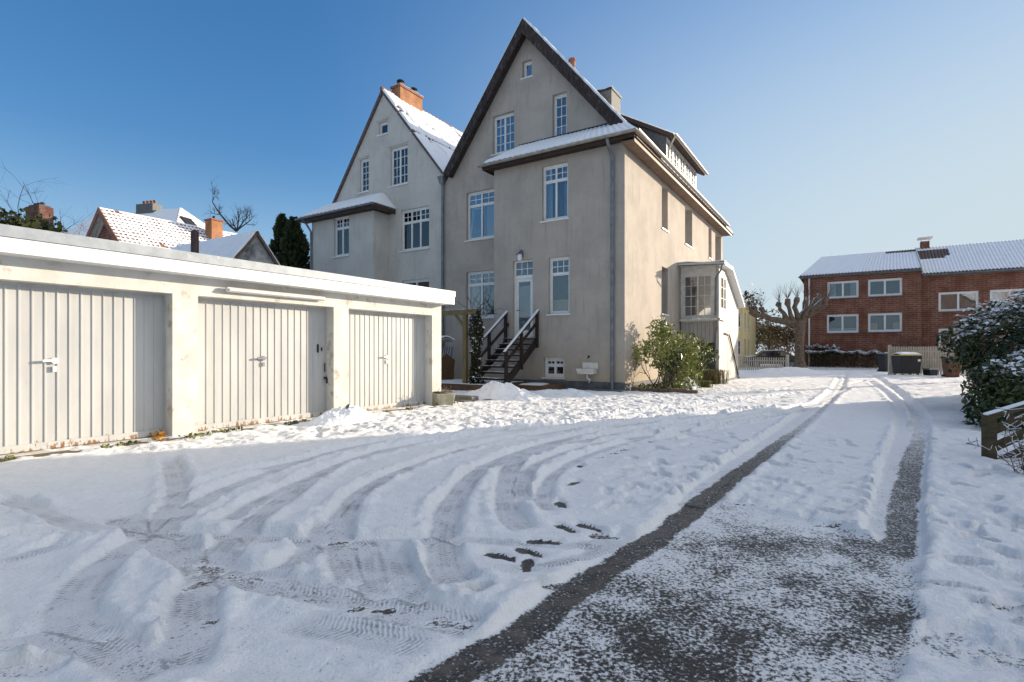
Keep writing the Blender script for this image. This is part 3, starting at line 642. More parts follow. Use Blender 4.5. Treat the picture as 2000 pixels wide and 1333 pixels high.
for (ex, ez, sgn) in ((LE[0], LE[1], -1), (AP[0]+3.95, AP[1]-1.215*3.95, 1)):
    b = Mesh(); d = Vector((ex-AP[0], 0, ez-AP[1])).normalized(); n = Vector((-d.z*sgn*1, 0, abs(d.x)))
    n = Vector((d.z, 0, -d.x)) if sgn > 0 else Vector((-d.z, 0, d.x))
    n = n if n.z < 0 else -n
    P0 = Vector((AP[0],0,AP[1])); P1 = Vector((ex,0,ez))
    o1 = .02; o2 = .36
    c0 = P0+Vector((0,0,-o1/abs(d.x))); c1 = P0+Vector((0,0,-o2/abs(d.x))); e0 = P1+n*o1; e1 = P1+n*o2
    b.hexa([(c0.x,yf-.05,c0.z),(e0.x,yf-.05,e0.z),(e0.x,yf-.005,e0.z),(c0.x,yf-.005,c0.z)],[(c1.x,yf-.05,c1.z),(e1.x,yf-.05,e1.z),(e1.x,yf-.005,e1.z),(c1.x,yf-.005,c1.z)])
    c2 = P0+Vector((0,0,-.20/abs(d.x))); c3 = P0+Vector((0,0,-.25/abs(d.x))); e2 = P1+n*.20; e3 = P1+n*.25     # soffit boarding behind it
    b.hexa([(c2.x,yf-.004,c2.z),(e2.x,yf-.004,e2.z),(e2.x,SB,e2.z),(c2.x,SB,c2.z)],[(c3.x,yf-.004,c3.z),(e3.x,yf-.004,e3.z),(e3.x,SB,e3.z),(c3.x,SB,c3.z)])
    b.build('barge_board', BARGE, house)
# lean-to roof over the bay
z0_, zt_ = 8.12, 9.02
leanto = tiled_roof(house, [(-5.30,-.47,z0_),(.52,-.47,z0_),(-.35,SB-.01,zt_),(-4.45,SB-.01,zt_)], 26, TILE, ROOFSNOW, 'bay_roof', .035, .06, .05)
m = Mesh(); m.poly([(-5.30,-.47,z0_-.1),(-4.45,SB-.02,zt_-.1),(-5.30,SB-.02,z0_-.1)]); m.box(-5.24,.45,-.40,-.002,8.0,8.03); m.box(-5.27,.48,-.435,-.40,7.93,8.10); m.box(-5.24,bayL-.002,0,SB-.02,8.0,8.03); m.box(-5.27,-5.24,-.40,SB-.02,7.93,8.10)
m.build('soffit', DARKWOOD, house)
m = Mesh(); m.slab([(-4.5,SB-.05,zt_+.0),(-.45,SB-.05,zt_+.0),(-.45,SB-.02,zt_+.12),(-4.5,SB-.02,zt_+.12)],.02); m.build('flashing', BLACK, house)
# hip towards the side eave
m = Mesh(); m.slab([(.52,-.47,z0_),(.52,2.2,z0_-.05),(-.35,2.2,zt_),(-.35,SB-.01,zt_)], .1); m.build('hip_roof', TILE, house)
m = Mesh(); m.sheet((.50,-.42,z0_+.03),(.50,2.2,z0_),(-.35,2.2,zt_+.04),(-.36,SB-.01,zt_+.03), 20, 8, lambda u, v: .05+.02*math.sin(u*60), drop=.05); m.build('hip_snow', ROOFSNOW, house)
g_ = Mesh(); gutter(g_, (-5.36,-.55,8.08), (.60,-.55,8.10)); gutter(g_, (.60,-.56,8.09), (.60,13.9,8.05)); g_.build('gutter', ZINCL, house)
WARM = mat('brown soffit boarding', (.19,.125,.085), (.14,.09,.065), 3, rough=.6)
m = Mesh(); m.box(.027,.43,-.39,15.6,7.84,7.87); m.box(.43,.46,-.39,15.6,7.80,7.90); m.box(.40,.50,-.3,15.7,7.95,8.02); m.build('eave_soffit', WARM, house)
dpx = hx(1196,-.08)
pipe(house, [(dpx,-.5,8.02),(dpx,-.44,7.86),(dpx,-.10,7.6),(dpx,-.09,7.3),(dpx,-.09,.05)], .058, ZINC, rings=())
for z in (7.2,5.4,3.5,1.7,.45): m = Mesh(); m.tube([(dpx,-.09,z-.03),(dpx,-.09,z+.03)], .068, 10); m.build('pipe_bracket', ZINC, house)
vx = PX-.02; pipe(house, [(vx,SB-.12,8.3),(vx,SB-.10,8.0),(vx,SB-.10,.1)], .06, ZINC)
m = Mesh(); m.hexa([(vx-.09,SB-.2,8.25),(vx+.09,SB-.2,8.25),(vx+.09,SB-.03,8.25),(vx-.09,SB-.03,8.25)],[(vx-.15,SB-.27,8.55),(vx+.15,SB-.27,8.55),(vx+.15,SB-.02,8.55),(vx-.15,SB-.02,8.55)]); m.build('rain_hopper', ZINC, house)
# dormer
dx, dy0, dy1 = -1.0, 8.0, 13.6; zr = AP[1]-1.215*(AP[0]*-1+dx)
m = Mesh(); zb = AP[1]-1.215*(4.14-1.0); tp = 11.25
def slopez(x): return AP[1]-1.215*(x-AP[0])
def dorz(x): return 11.25+(dx+.0-x)*.585
xi = -3.45
m.poly([(dx,dy0,zb),(xi,dy0,slopez(xi)),(xi,dy0,dorz(xi)-.05),(dx,dy0,tp)]); m.poly([(xi,dy0,slopez(xi)),(xi,dy1,slopez(xi)),(xi,dy1,dorz(xi)-.05),(xi,dy0,dorz(xi)-.05)]); m.poly([(dx,dy1,zb),(dx,dy1,tp),(xi,dy1,dorz(xi)-.05),(xi,dy1,slopez(xi))])
dorm = m.build('dormer', SLATE, house)
m = Mesh(); m.slab([(dx+.42,dy0-.35,dorz(dx)-.20),(dx+.42,dy1+.35,dorz(dx)-.20),(xi-.05,dy1+.35,dorz(xi)+.06),(xi-.05,dy0-.35,dorz(xi)+.06)], .16); m.build('dormer_roof', DARKWOOD, dorm)
m = Mesh(); m.sheet((dx+.40,dy0-.36,dorz(dx)-.18),(dx+.40,dy1+.33,dorz(dx)-.18),(xi,dy1+.33,dorz(xi)+.06),(xi,dy0-.36,dorz(xi)+.06), 30, 10, lambda u, v: .04+.015*math.sin(u*70)*math.cos(v*20), drop=.05); m.build('dormer_snow', ROOFSNOW, dorm)
m = Mesh(); gutter(m, (dx+.50,dy0-.38,dorz(dx)-.22), (dx+.50,dy1+.38,dorz(dx)-.24), .06); m.tube([(dx+.50,dy0-.3,dorz(dx)-.28),(dx+.30,dy0-.2,dorz(dx)-.55),(dx+.12,dy0-.06,dorz(dx)-.8),(dx+.1,dy0-.05,zb+.2)], .04, 8); m.build('dormer_gutter', ZINCL, dorm)
DM = Matrix(((0,-1,0,dx),(1,0,0,0),(0,0,1,0),(0,0,0,1)))
m = Mesh(DM); wh = [(dy0+.12+i*1.09, dy0+.12+i*1.09+.98, zb+.25, tp-.16) for i in range(5)]; wall(m, [(dy0,zb-.2),(dy1,zb-.2),(dy1,tp),(dy0,tp)], wh, 0, .05, 0, 1, .4); m.build('dormer_front', [WHITE, ROOM], dorm)
for r_ in wh: window(dorm, r_, .02, [(1,2,(2,4))], M=DM, sill=False, name='dormer_window', curtain=None)
# chimneys
ch = Mesh(); ch.box(-3.55,-2.85,6.0,7.1,11.2,12.95); c_ = ch.build('chimney', SLATEL, house); m = Mesh(); m.box(-3.59,-2.81,5.96,7.14,12.95,13.02); m.build('chimney_cap', BLACK, c_)
m = Mesh(); m.sheet((-3.6,5.95,13.02),(-2.8,5.95,13.02),(-2.8,7.15,13.02),(-3.6,7.15,13.02), 6,8, lambda u, v: .03+.02*math.sin(u*9+v*7), drop=.01); m.build('cap_snow', ROOFSNOW, c_)
ch = Mesh(); ch.lathe([(.13,0),(.13,.42),(.16,.43),(.16,.5),(.11,.51)], (-3.75,3.9,13.05)); ch.build('chimney_pot', TILER, house, smooth=False)
# wall lamp over the door
lx = hx(1016.5,-.1); lz = hz(1016.5,511,-.1)
m = Mesh(); m.box(lx-.05,lx+.05,-.02,-.002,lz+.18,lz+.42); m.tube([(lx,-.02,lz+.36),(lx,-.12,lz+.40),(lx,-.15,lz+.34)], .015); m.lathe([(.02,.34),(.13,.26),(.14,.24),(.02,.25)], (lx,-.15,lz)); lamp = m.build('wall_lamp', ZINC, house)
m = Mesh(); m.lathe([(.07,.02),(.085,.12),(.085,.24),(.05,.25)], (lx,-.15,lz)); m.build('lamp_glass', WHITE, lamp)
GREYBOARD = mat('grey boarding', (.42,.40,.37), (.33,.31,.29), 4, rough=.7, stretch=(8,8,.5))
# glazed porch with covered steps
PD, PZ, PR = 1.56, 2.68, 4.86; y0p, y1p = 6.5, 11.0
po = Mesh(); po.box(.03,PD,y0p,y0p+1.9,PZ-.12,PZ); porch = po.build('porch', OFFWHITE, house)
def roofz(y): return PR-(max(0,y-(y0p+1.6)))*.46
m = Mesh()
n = 44
for i in range(n):   # vertical weatherboards of the outer side
    a = y0p+(y1p-y0p)*i/n; b = y0p+(y1p-y0p)*(i+1)/n-.012; zt = roofz((a+b)/2)
    glazed = 3 <= i < 15
    if glazed: m.hexa([(PD-.03,a,.12),(PD,a,.12),(PD,b,.12),(PD-.03,b,.12)],[(PD-.03,a,PZ+.35),(PD,a,PZ+.35),(PD,b,PZ+.35),(PD-.03,b,PZ+.35)]); m.hexa([(PD-.03,a,zt-.35),(PD,a,zt-.35),(PD,b,zt-.35),(PD-.03,b,zt-.35)],[(PD-.03,a,zt),(PD,a,zt),(PD,b,zt),(PD-.03,b,zt)])
    else: m.hexa([(PD-.03,a,.12),(PD,a,.12),(PD,b,.12),(PD-.03,b,.12)],[(PD-.03,a,zt),(PD,a,zt),(PD,b,zt),(PD-.03,b,zt)])
m.box(PD-.05,PD-.032,y0p+.02,y0p+.3,.1,PR-.1); m.box(PD-.06,PD-.032,y0p+1.6,y1p,.1,2.9)
m.box(PD-.10,PD+.02,y0p-.04,y0p+.02,.1,PR)                      # corner post
m.build('cladding', mat('weathered white boards', (.50,.48,.44), (.38,.36,.33), 4, rough=.6, stretch=(4,4,.4)), porch)
m = Mesh()
for i in range(9): m.box(.05+i*.17,.05+i*.17+.16,y0p+1.9,y0p+1.93,.1,PZ-.12)
m.build('under_boarding', GREYBOARD, porch); m = Mesh()
for i in range(9): m.box(.05+i*.165,.05+i*.165+.155,y0p+.03,y0p+.06,PZ-1.0,PZ-.12)
m.build('under_boarding', GREYBOARD, porch)
m = Mesh(); m.box(.02,PD+.05,y0p-.18,y0p+.1,PZ-.08,PZ-.0); m.box(PD-.02,PD+.10,y0p-.18,y0p+1.0,PZ-.075,PZ+.002); m.build('porch_ledge', OFFWHITE, porch)
m = Mesh(); m.sheet((.03,y0p-.17,PZ+.005),(PD+.05,y0p-.17,PZ+.005),(PD+.05,y0p,PZ+.005),(.03,y0p,PZ+.005),20,4,lambda u,v:.02+.012*math.sin(u*30),drop=.01); m.build('ledge_snow', SNOW, porch)
m = Mesh(); m.box(.03,.13,y0p,y0p+.06,PZ,PR-.1); m.box(PD-.22,PD-.11,y0p,y0p+.06,PZ,PR-.1); m.box(.13,PD-.22,y0p,y0p+.06,PR-.32,PR-.1); m.box(.03,PD,y0p-.005,y0p+.06,PR-.1,PR); m.build('porch_front', OFFWHITE, porch)
window(porch, (.13,PD-.22,PZ+.03,PR-.32), y0p+.005, [(1,2,(2,4))], sill=False, name='porch_window', frame=OFFWHITE)
PM = Matrix(((0,-1,0,PD),(1,0,0,0),(0,0,1,0),(0,0,0,1)))
window(porch, (y0p+.31,y0p+1.53,PZ+.35,PR-.35), -.01, [(1,2,(2,3))], M=PM, sill=False, name='porch_window', frame=OFFWHITE)
m = Mesh()
ya, yb_ = y0p-.25, y0p+1.6
m.hexa([(-.02,ya,PR+.02),(PD+.28,ya,PR-.06),(PD+.28,yb_,PR-.06),(-.02,yb_,PR+.02)],[(-.02,ya,PR+.14),(PD+.28,ya,PR+.04),(PD+.28,yb_,PR+.04),(-.02,yb_,PR+.14)])
zb2 = roofz(y1p+.1); m.hexa([(-.02,yb_,PR+.02),(PD+.28,yb_,PR-.06),(PD+.28,y1p+.15,zb2-.08),(-.02,y1p+.15,zb2)],[(-.02,yb_,PR+.14),(PD+.28,yb_,PR+.04),(PD+.28,y1p+.15,zb2+.02),(-.02,y1p+.15,zb2+.1)])
proof = m.build('porch_roof', WHITE, porch)
m = Mesh(); m.sheet((0,ya-.02,PR+.14),(PD+.27,ya-.02,PR+.045),(PD+.27,yb_,PR+.045),(0,yb_,PR+.14),20,20,lambda u,v:.05+.02*math.sin(u*8+v*5),drop=.04); m.build('roof_snow', SNOW, proof)
m = Mesh(); gutter(m,(.0,ya-.06,PR+.05),(PD+.3,ya-.06,PR-.03),.05); m.tube([(PD+.2,ya-.06,PR-.05),(PD+.16,ya-.05,PR-.25),(PD-.1,y0p-.06,PR-.55),(PD-.12,y0p-.06,PZ+.1)],.035,8); m.tube([(PD-.02,y0p-.16,PZ-.1),(PD-.02,y0p-.14,PZ-.35),(PD-.12,y0p-.03,PZ-.6),(PD-.12,y0p-.03,.1)],.035,8); m.build('porch_pipe', ZINC, porch)
m = Mesh(); m.bar((PD+.05,y0p+2.0,2.05),(PD+.05,y1p-.3,.2),.05,.05); m.bar((PD+.05,y0p+1.0,2.08),(PD+.05,y0p+2.0,2.05),.05,.05); m.build('handrail', DARKWOOD, porch)
m = Mesh(); m.box(PD-.12,PD+.06,y0p-.02,y1p,-.1,.13); m.build('porch_plinth', PLINTH, porch)
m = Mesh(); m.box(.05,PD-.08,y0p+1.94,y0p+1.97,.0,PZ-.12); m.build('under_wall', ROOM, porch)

# ---------------------------------------------------------------- the white half of the pair
white = thing('white_house', 'pale rendered half of the pair with brick chimney and snowy roof', 'house', (HC[0], HC[1], 0), ROT)
QX = hx(609, 0); BR = hx(729.5, 0)
v_att = rect(739.5,757,241,266,SB); v_gr = rect(762.5,796,291,366,SB); v_gl = rect(702.5,720,313,378,SB); v_bay = rect(652,681.5,426,503,0); v_tri = rect(783,838,412,492,SB); v_low = rect(785,838,549,640,SB)
m = Mesh(); wall(m, [(QX,0),(BR,0),(BR,7.5),(QX,7.5)], [v_bay], 0, .12); m.poly([(BR,0,0),(BR,SB,0),(BR,SB,7.5),(BR,0,7.5)])
AQ = (hx(748,SB), 13.02); wall(m, [(QX,0),(PX-.003,0),(PX-.003,8.62),AQ,(-15.05,8.55),(QX,7.6)], [v_att,v_gr,v_gl,v_tri,v_low], SB, .16)
m.poly([(QX,0,0),(QX,0,7.5),(QX,SB,7.5),(QX,SB,0)]); m.poly([(QX,SB,0),(QX,SB,7.6),(QX,14,7.6),(QX,14,0)]); m.poly([(QX,14,0),(QX,14,7.6),(-15.05,14,8.55),(AQ[0],14,AQ[1]),(PX,14,8.6),(PX,14,0)])
m.build('wall', [STUCCO2, ROOM], white)
def ww(r, v, rows, **k): return window(white, r, v+.1, rows, **k)
ww(v_att,SB,[(1,1,(1,1))]); ww(v_gr,SB,[(1,2,(2,4))],curtain=('full',BLIND,0,1)); ww(v_gl,SB,[(1,1,(2,5))]); ww(v_bay,0,G2,curtain=('full',BLIND,0,.72)); ww(v_tri,SB,[(.3,3,(2,2)),(.7,3,(1,1))],curtain=('left',BLIND2,0,.7)); ww(v_low,SB,[(1,2,(1,1))])
for r_, v in ((v_att,SB),(v_gr,SB),(v_gl,SB)):   # plain hood moulds
    h_ = Mesh(); h_.box(r_[0]-.12,r_[1]+.04,v-.05,v-.002,r_[3]+.06,r_[3]+.11); h_.build('hood_mould', STUCCO2, white)
sl_ = (AQ[1]-8.72)/(PX-.0-AQ[0]); EX = PX+.02
def w_bare(u, v, k):
    g1 = abs(v-.47) < .014 or abs(v-.72) < .012 or abs((u*4.1+v*.9) % .5-.25) < .014 and .3 < v < .74
    return -.16 if (g1 and k > -.16) or (k > .24 and v > .35) else 0
tiled_roof(white, [(EX,.80,8.74),(EX,14.2,8.74),(AQ[0],14.2,AQ[1]+.12),(AQ[0],.80,AQ[1]+.12)], 52, TILE, ROOFSNOW, 'roof', .03, .07, .03, w_bare)
m = Mesh(); m.slab([(AQ[0],.80,AQ[1]+.12),(AQ[0],14.2,AQ[1]+.12),(-15.75,14.2,7.6),(-15.75,.80,7.6)], .12); m.build('rear_roof', TILE, white)
m = Mesh(); m.tube([(AQ[0],.78,AQ[1]+.14),(AQ[0],14.2,AQ[1]+.14)], .09, 8); m.build('ridge_tile', TILER, white)
tiled_roof(white, [(QX-.45,-.45,7.60),(BR+.45,-.45,7.60),(BR+.0-.35,SB-.01,8.45),(QX+.3,SB-.01,8.45)], 17, TILE, ROOFSNOW, 'bay_roof', .04, .06, .09)
m = Mesh(); m.slab([(BR+.45,-.45,7.60),(BR+.45,SB-.01,7.60),(BR-.34,SB-.01,8.45),(BR-.35,SB-.02,8.45)], .08); m.build('hip_roof', TILE, white)
m = Mesh(); m.sheet((BR+.43,-.42,7.63),(BR+.43,SB-.01,7.63),(BR-.34,SB-.01,8.47),(BR-.35,SB-.02,8.47), 10, 8, lambda u, v: .05, drop=.04); m.build('hip_snow', ROOFSNOW, white)
m = Mesh(); m.box(QX-.40,BR+.40,-.40,-.002,7.44,7.50); m.box(BR+.003,BR+.40,0,SB-.01,7.44,7.50); m.box(QX-.42,BR+.42,-.43,-.40,7.40,7.56); m.box(BR+.40,BR+.43,-.40,SB-.01,7.40,7.56); m.build('soffit', DARKWOOD, white)
m = Mesh(); gutter(m, (QX-.52,-.52,7.57), (BR+.5,-.52,7.59), .07); m.build('gutter', ZINC, white)
pipe(white, [(QX-.05,-.5,7.5),(QX+.02,-.3,7.3),(QX+.03,-.07,7.0),(QX+.03,-.07,.1)], .05, ZINC)
m = Mesh(); m.box(-12.05,-11.5,1.75,3.25,12.2,13.62); c_ = m.build('chimney', BRICKO, white); m = Mesh(); m.box(-12.10,-11.45,1.70,3.30,13.62,13.70); m.build('chimney_cap', TILER, c_)
m = Mesh(); m.sheet((-12.1,1.7,13.7),(-11.45,1.7,13.7),(-11.45,3.3,13.7),(-12.1,3.3,13.7),5,9,lambda u,v:.03+.015*math.sin(v*20),drop=.01); m.build('cap_snow', ROOFSNOW, c_)
for yy in (2.05,2.95): m = Mesh(); m.lathe([(.13,0),(.13,.12),(.17,.13),(.17,.2),(.11,.21),(.11,.27),(.19,.28),(.16,.34),(.05,.36)], (-11.78,yy,13.72),12); m.build('chimney_cowl', BLACK, c_)

# ---------------------------------------------------------------- garages
GA = math.atan2(.837, .547); garage = thing('garage_block', 'low row of three white garages with grey ribbed doors', 'garage', (-1.72,12.9,0), GA)
GW = mat('flaking white masonry paint', (.64,.625,.585), (.56,.535,.485), 3, rough=.85, c3=(.37,.32,.255), s3=4, th3=(.54,.70), bs=.5, bscale=30, bdist=.006)
gd = [(-2.80,-.33,0.06,2.18),(-5.675,-3.157,0.06,2.18),(-8.56,-6.037,.06,2.18)]
m = Mesh(); wall(m, [(-11.5,0),(0,0),(0,2.5),(-11.5,2.5)], gd, 0, .24, 0, None); m.poly([(0,0,0),(0,5.5,0),(0,5.5,2.5),(0,0,2.5)]); m.poly([(0,5.5,0),(-11.5,5.5,0),(-11.5,5.5,2.5),(0,5.5,2.5)]); m.poly([(-11.5,0,0),(-11.5,0,2.5),(-11.5,5.5,2.5),(-11.5,5.5,0)])
m.build('wall', GW, garage)
m = Mesh(); m.box(-11.9,.14,-.30,5.7,2.46,2.50); m.box(-11.9,.14,-.30,-.262,2.50,2.635); m.box(.10,.14,-.262,5.7,2.50,2.635); m.box(-11.8,.10,-.262,5.6,2.50,2.64); gr = m.build('flat_roof', WHITE, garage)
m = Mesh(); m.box(-11.9,.155,-.318,-.302,2.64,2.775); m.box(-11.9,.155,-.302,-.262,2.64,2.775); m.box(.115,.155,-.262,5.7,2.64,2.775); m.build('roof_edge_trim', mat('pale metal trim', (.36,.39,.42), (.29,.32,.35), 6, rough=.5, metal=.2, c3=(.5,.5,.48), s3=12), gr)
m = Mesh(); m.sheet((-11.8,-.285,2.765),(.10,-.285,2.765),(.10,5.5,2.765),(-11.8,5.5,2.765),260,30,lambda u,v:.012+.03*max(0,fbm(np.array([u*120]),np.array([v*50.]),3,3)[0]+.15)*min(1,.3+v*12),drop=.02); m.build('roof_snow', SNOW, gr, smooth=True)
dm, t, p = new_mat('grey garage door paint'); p.inputs['Roughness'].default_value = .45; p.inputs['Specular IOR Level'].default_value = .35
v = coords(t); tc = t.nodes.new('ShaderNodeTexCoord'); sx = t.nodes.new('ShaderNodeSeparateXYZ'); t.links.new(tc.outputs['Object'], sx.inputs[0])
c = mixc(t, ramp(t, noise(t, coords(t,(1,1,.25)), 3, 6), .35, .7), (.49,.49,.475), (.41,.415,.41))
hgt_ = math_node(t,'SUBTRACT', 1.0, ramp(t, sx.outputs[2], 0.05, .28)); rn = noise(t, coords(t,(1,1,.35)), 14, 6, .7)
rust = ramp(t, math_node(t,'ADD', math_node(t,'MULTIPLY',hgt_,.30), rn), .76, .83)
rust2 = ramp(t, noise(t, coords(t,(3,3,.5)), 4.5, 7, .7), .70, .76); c = mixc(t, math_node(t,'MULTIPLY',rust2,.6), c, (.40,.27,.14))
c = mixc(t, rust, c, (.22,.115,.05)); t.links.new(c, p.inputs['Base Color']); bump(t, p, noise(t, v, 9, 4), .12, .01)
for k, (x0,x1,z0,z1) in enumerate(gd):
    d = Mesh(); y = .245; pitch = .126; n = int((x1-x0)/pitch); pitch = (x1-x0)/n; pr = []
    for i in range(n): a = x0+i*pitch; pr += [(a,0),(a+pitch-.026,0),(a+pitch-.021,-.011),(a+pitch-.005,-.011)]
    pr.append((x1,0))
    for (a,b),(c_,d_) in zip(pr[:-1],pr[1:]): d.poly([(a,y+b,z0+.10),(c_,y+d_,z0+.10),(c_,y+d_,z1),(a,y+b,z1)])
    d.box(x0,x1,y-.026,y+.02,z0+.01,z0+.10)
    d.box(x0,x0+.02,y-.03,y+.02,z0+.1,z1); d.box(x1-.02,x1,y-.03,y+.02,z0+.1,z1); d.box(x0+.02,x1-.02,y-.03,y+.02,z1-.03,z1)
    do = d.build('garage_door', dm, garage)
    cx = (x0+x1)/2+(-.05 if k else .0); h_ = Mesh(); h_.lathe([(.04,-.01),(.04,.02)],(0,0,0),10); h_.v = [(cx+a, y-.02-c, 1.2+b) for a,b,c in h_.v]
    h_.bar((cx-.13,y-.06,1.2),(cx+.03,y-.06,1.21),.025,.03); h_.tube([(cx,y-.06,1.2),(cx,y,1.2)],.013); h_.box(cx-.02,cx+.02,y-.035,y-.02,1.06,1.13); h_.build('door_handle', WHITE if k != 1 else ZINC, do)
    if k == 1:
        h_ = Mesh(); h_.box(x1-.06,x1+.03,y-.05,y-.028,.78,.83); h_.box(x1-.035,x1+.01,y-.065,y-.05,.70,.80); h_.box(x1-.20,x1-.175,y-.024,y+.0,1.3,1.46); h_.box(x1-.11,x1-.09,y-.024,y,1.33,1.4); h_.box(x1-.05,x1-.03,y-.034,y-.027,.92,1.1); h_.build('padlock', BLACK, do)
m = Mesh(); m.box(-5.28,-3.42,-.10,-.04,2.27,2.35); m.box(-5.2,-3.5,-.04,-.003,2.29,2.34); tb = m.build('tube_light', OFFWHITE, garage, bevel=.015)
m = Mesh(); m.tube([(-5.25,-.11,2.305),(-3.45,-.11,2.305)], .022, 8); m.build('lamp_tube', WHITE, tb)
APR = mat('damp concrete apron', (.16,.12,.08), (.10,.085,.06), 4, rough=.7, c3=(.10,.11,.04), s3=5, bs=.3)
m = Mesh(); m.M = Matrix.Translation((-1.72,12.9,0)) @ Matrix.Rotation(GA,4,'Z'); m.box(-11.5,.15,-.22,.24,-.08,.055); m.box(-2.9,-.0,-.50,-.22,-.08,.045); tag(m.build('garage_apron', APR), kind='structure')
# ---------------------------------------------------------------- vegetation helpers
BARK = mat('grey bark', (.10,.075,.055), (.055,.042,.034), 9, rough=.9, bs=.6, bscale=25, bdist=.02)
BARKD = mat('dark bark', (.035,.025,.02), (.06,.045,.035), 9, rough=.9)
TWIG = mat('brown twig', (.16,.10,.07), (.09,.06,.045), 8, rough=.8)
TWIGR = mat('reddish twig', (.33,.17,.09), (.22,.11,.06), 8, rough=.8)
LEAFY = leaf_mat('yellow green leaf', (.33,.34,.09), (.17,.205,.05), 2.5, .6)
LEAFD = leaf_mat('dark glossy leaf', (.014,.030,.010), (.035,.055,.014), 3, .38)
LEAFO = leaf_mat('olive leaf', (.10,.095,.022), (.05,.06,.018), 2, .6)
LEAFB = leaf_mat('dry brown leaf', (.20,.13,.05), (.11,.07,.03), 2, .7)
IVY = leaf_mat('ivy leaf', (.10,.11,.025), (.19,.17,.035), 3, .45)
NEEDLE = leaf_mat('conifer needle', (.012,.026,.012), (.035,.05,.012), 1.2, .6)
def wander(p, d, L, k=5, wob=.18, lift=.0):
    pts = [Vector(p)]; d = Vector(d).normalized()
    for i in range(k):
        d = (d+Vector((random.gauss(0,wob),random.gauss(0,wob),random.gauss(0,wob)+lift))).normalized(); pts.append(pts[-1]+d*L/k)
    return pts, d
def branch(m, p, d, L, r, depth, split=(3,4), spread=.7, lift=.05, n=6, shrink=.62, wob=.16, tips=None, mi=0):
    pts, e = wander(p, d, L, 5, wob, lift); k = len(pts)
    m.tube(pts, [r*(1-.6*i/(k-1)) for i in range(k)], max(3, n), mi, cap=False)
    if tips is not None and depth <= 1: tips += pts[2:]
    if depth <= 0: return
    for i in range(random.randint(*split)):
        f = random.uniform(.35, 1); q = pts[0].lerp(pts[-1], 0)+Vector((0,0,0)); j = min(k-1, max(1, int(round(f*(k-1))))); q = pts[j]
        a = (pts[j]-pts[j-1]).normalized(); side = a.orthogonal(); side.rotate(Matrix.Rotation(random.uniform(0,6.28), 3, a))
        nd = (a+side*random.uniform(spread*.6, spread*1.3)).normalized()
        branch(m, q, nd, L*shrink*random.uniform(.7,1.15), r*(1-.6*f)*.62, depth-1, split, spread, lift, n-1, shrink, wob, tips, mi)
def shell_points(n, c, rad, noise_amp=.25, inner=.35, flat=None, seed=0, zmin=None):
    """points through the outer part of a lumpy ellipsoid"""
    d = unit(rng.normal(size=(n,3))); k = fbm(d[:,0]*2.2+seed, d[:,1]*2.2+d[:,2]*1.7+seed*3, 3, 5)*2*noise_amp+1
    r = k*(1-inner*rng.random(n)**1.6); P = np.array(c)+d*np.array(rad)*r[:,None]
    if zmin is not None: ok = P[:,2] > zmin; return P[ok], d[ok]
    return P, d

# ---------------------------------------------------------------- the yard: steps, deck, sink, heaps
def house_pt(x, v, z=0): return (HC[0]+.8437*x+.537*v, HC[1]-.537*x+.8437*v, z)
sx0, sx1 = -4.42, -3.22
steps = thing('wooden_steps', 'dark open wooden steps with snowy handrails up to the back door', 'steps', house_pt((sx0+sx1)/2, -.05), ROT)
w = (sx1-sx0)/2; run, rise, n = .27, .19, 8; top = 1.78
def stair_y(i): return -(i*run)
for i in range(n):
    m = Mesh(); m.box(-w,w,stair_y(i)-run-.02,stair_y(i)+.02-(0 if i else .02),top-i*rise-.045,top-i*rise); tr = m.build('tread', STAIRWOOD, steps)
    m = Mesh(); m.sheet((-w+.02,stair_y(i)-run,top-i*rise),(w-.02,stair_y(i)-run,top-i*rise),(w-.02,stair_y(i)-.03,top-i*rise),(-w+.02,stair_y(i)-.03,top-i*rise),14,4,lambda u,v: .012+.018*random.random(),drop=.002); m.build('tread_snow', SNOW, tr)
for s in (-1, 1):
    m = Mesh(); a = (s*(w+.03), -.02, top-.12); b = (s*(w+.03), stair_y(n)-.02, top-n*rise-.10); m.bar(a,b,.045,.24); m.build('stringer', STAIRWOOD, steps)
    for i, (f, ex) in enumerate(((.02,0),(.5,0),(.93,0))):
        y = stair_y(n)*f; z = top-n*rise*f; m = Mesh(); m.box(s*(w+.055)-.045,s*(w+.055)+.045,y-.045,y+.045,(0.02 if f > .9 else z-.3),z+.93); m.build('post', STAIRWOOD, steps)
    for hgt_, wd_ in ((.95,.05),(.52,.05)):
        m = Mesh(); m.bar((s*(w+.055+(.0 if hgt_>.9 else -.07)),.06,top+hgt_+.02),(s*(w+.055+(.0 if hgt_>.9 else -.07)),stair_y(n)+.02,top-n*rise+hgt_+.06),.10 if hgt_>.9 else .035,.045 if hgt_>.9 else .10); rl = m.build('handrail', STAIRWOOD, steps)
        if hgt_ > .9:
            q = Mesh(); q.bar((s*(w+.055),.05,top+hgt_+.058),(s*(w+.055),stair_y(n)+.04,top-n*rise+hgt_+.098),.085,.03); q.build('rail_snow', SNOW, rl)
DECK = mat('weathered deck timber', (.16,.09,.05), (.09,.055,.035), 4, rough=.75, stretch=(1,8,8))
deck = thing('timber_deck', 'low snow covered timber deck at the foot of the back steps', 'deck', house_pt(-5.6,-1.6), ROT)
for i in range(12): m = Mesh(); m.box(-3.0,2.0,-.85+i*.195,-.85+i*.195+.185,.20,.235); m.build('plank', DECK, deck)
m = Mesh(); m.box(-3.0,2.02,-.89,-.852,.0,.24); m.build('fascia_board', DECK, deck); m = Mesh(); m.box(2.003,2.04,-.85,1.5,.0,.24); m.build('end_board', DECK, deck)
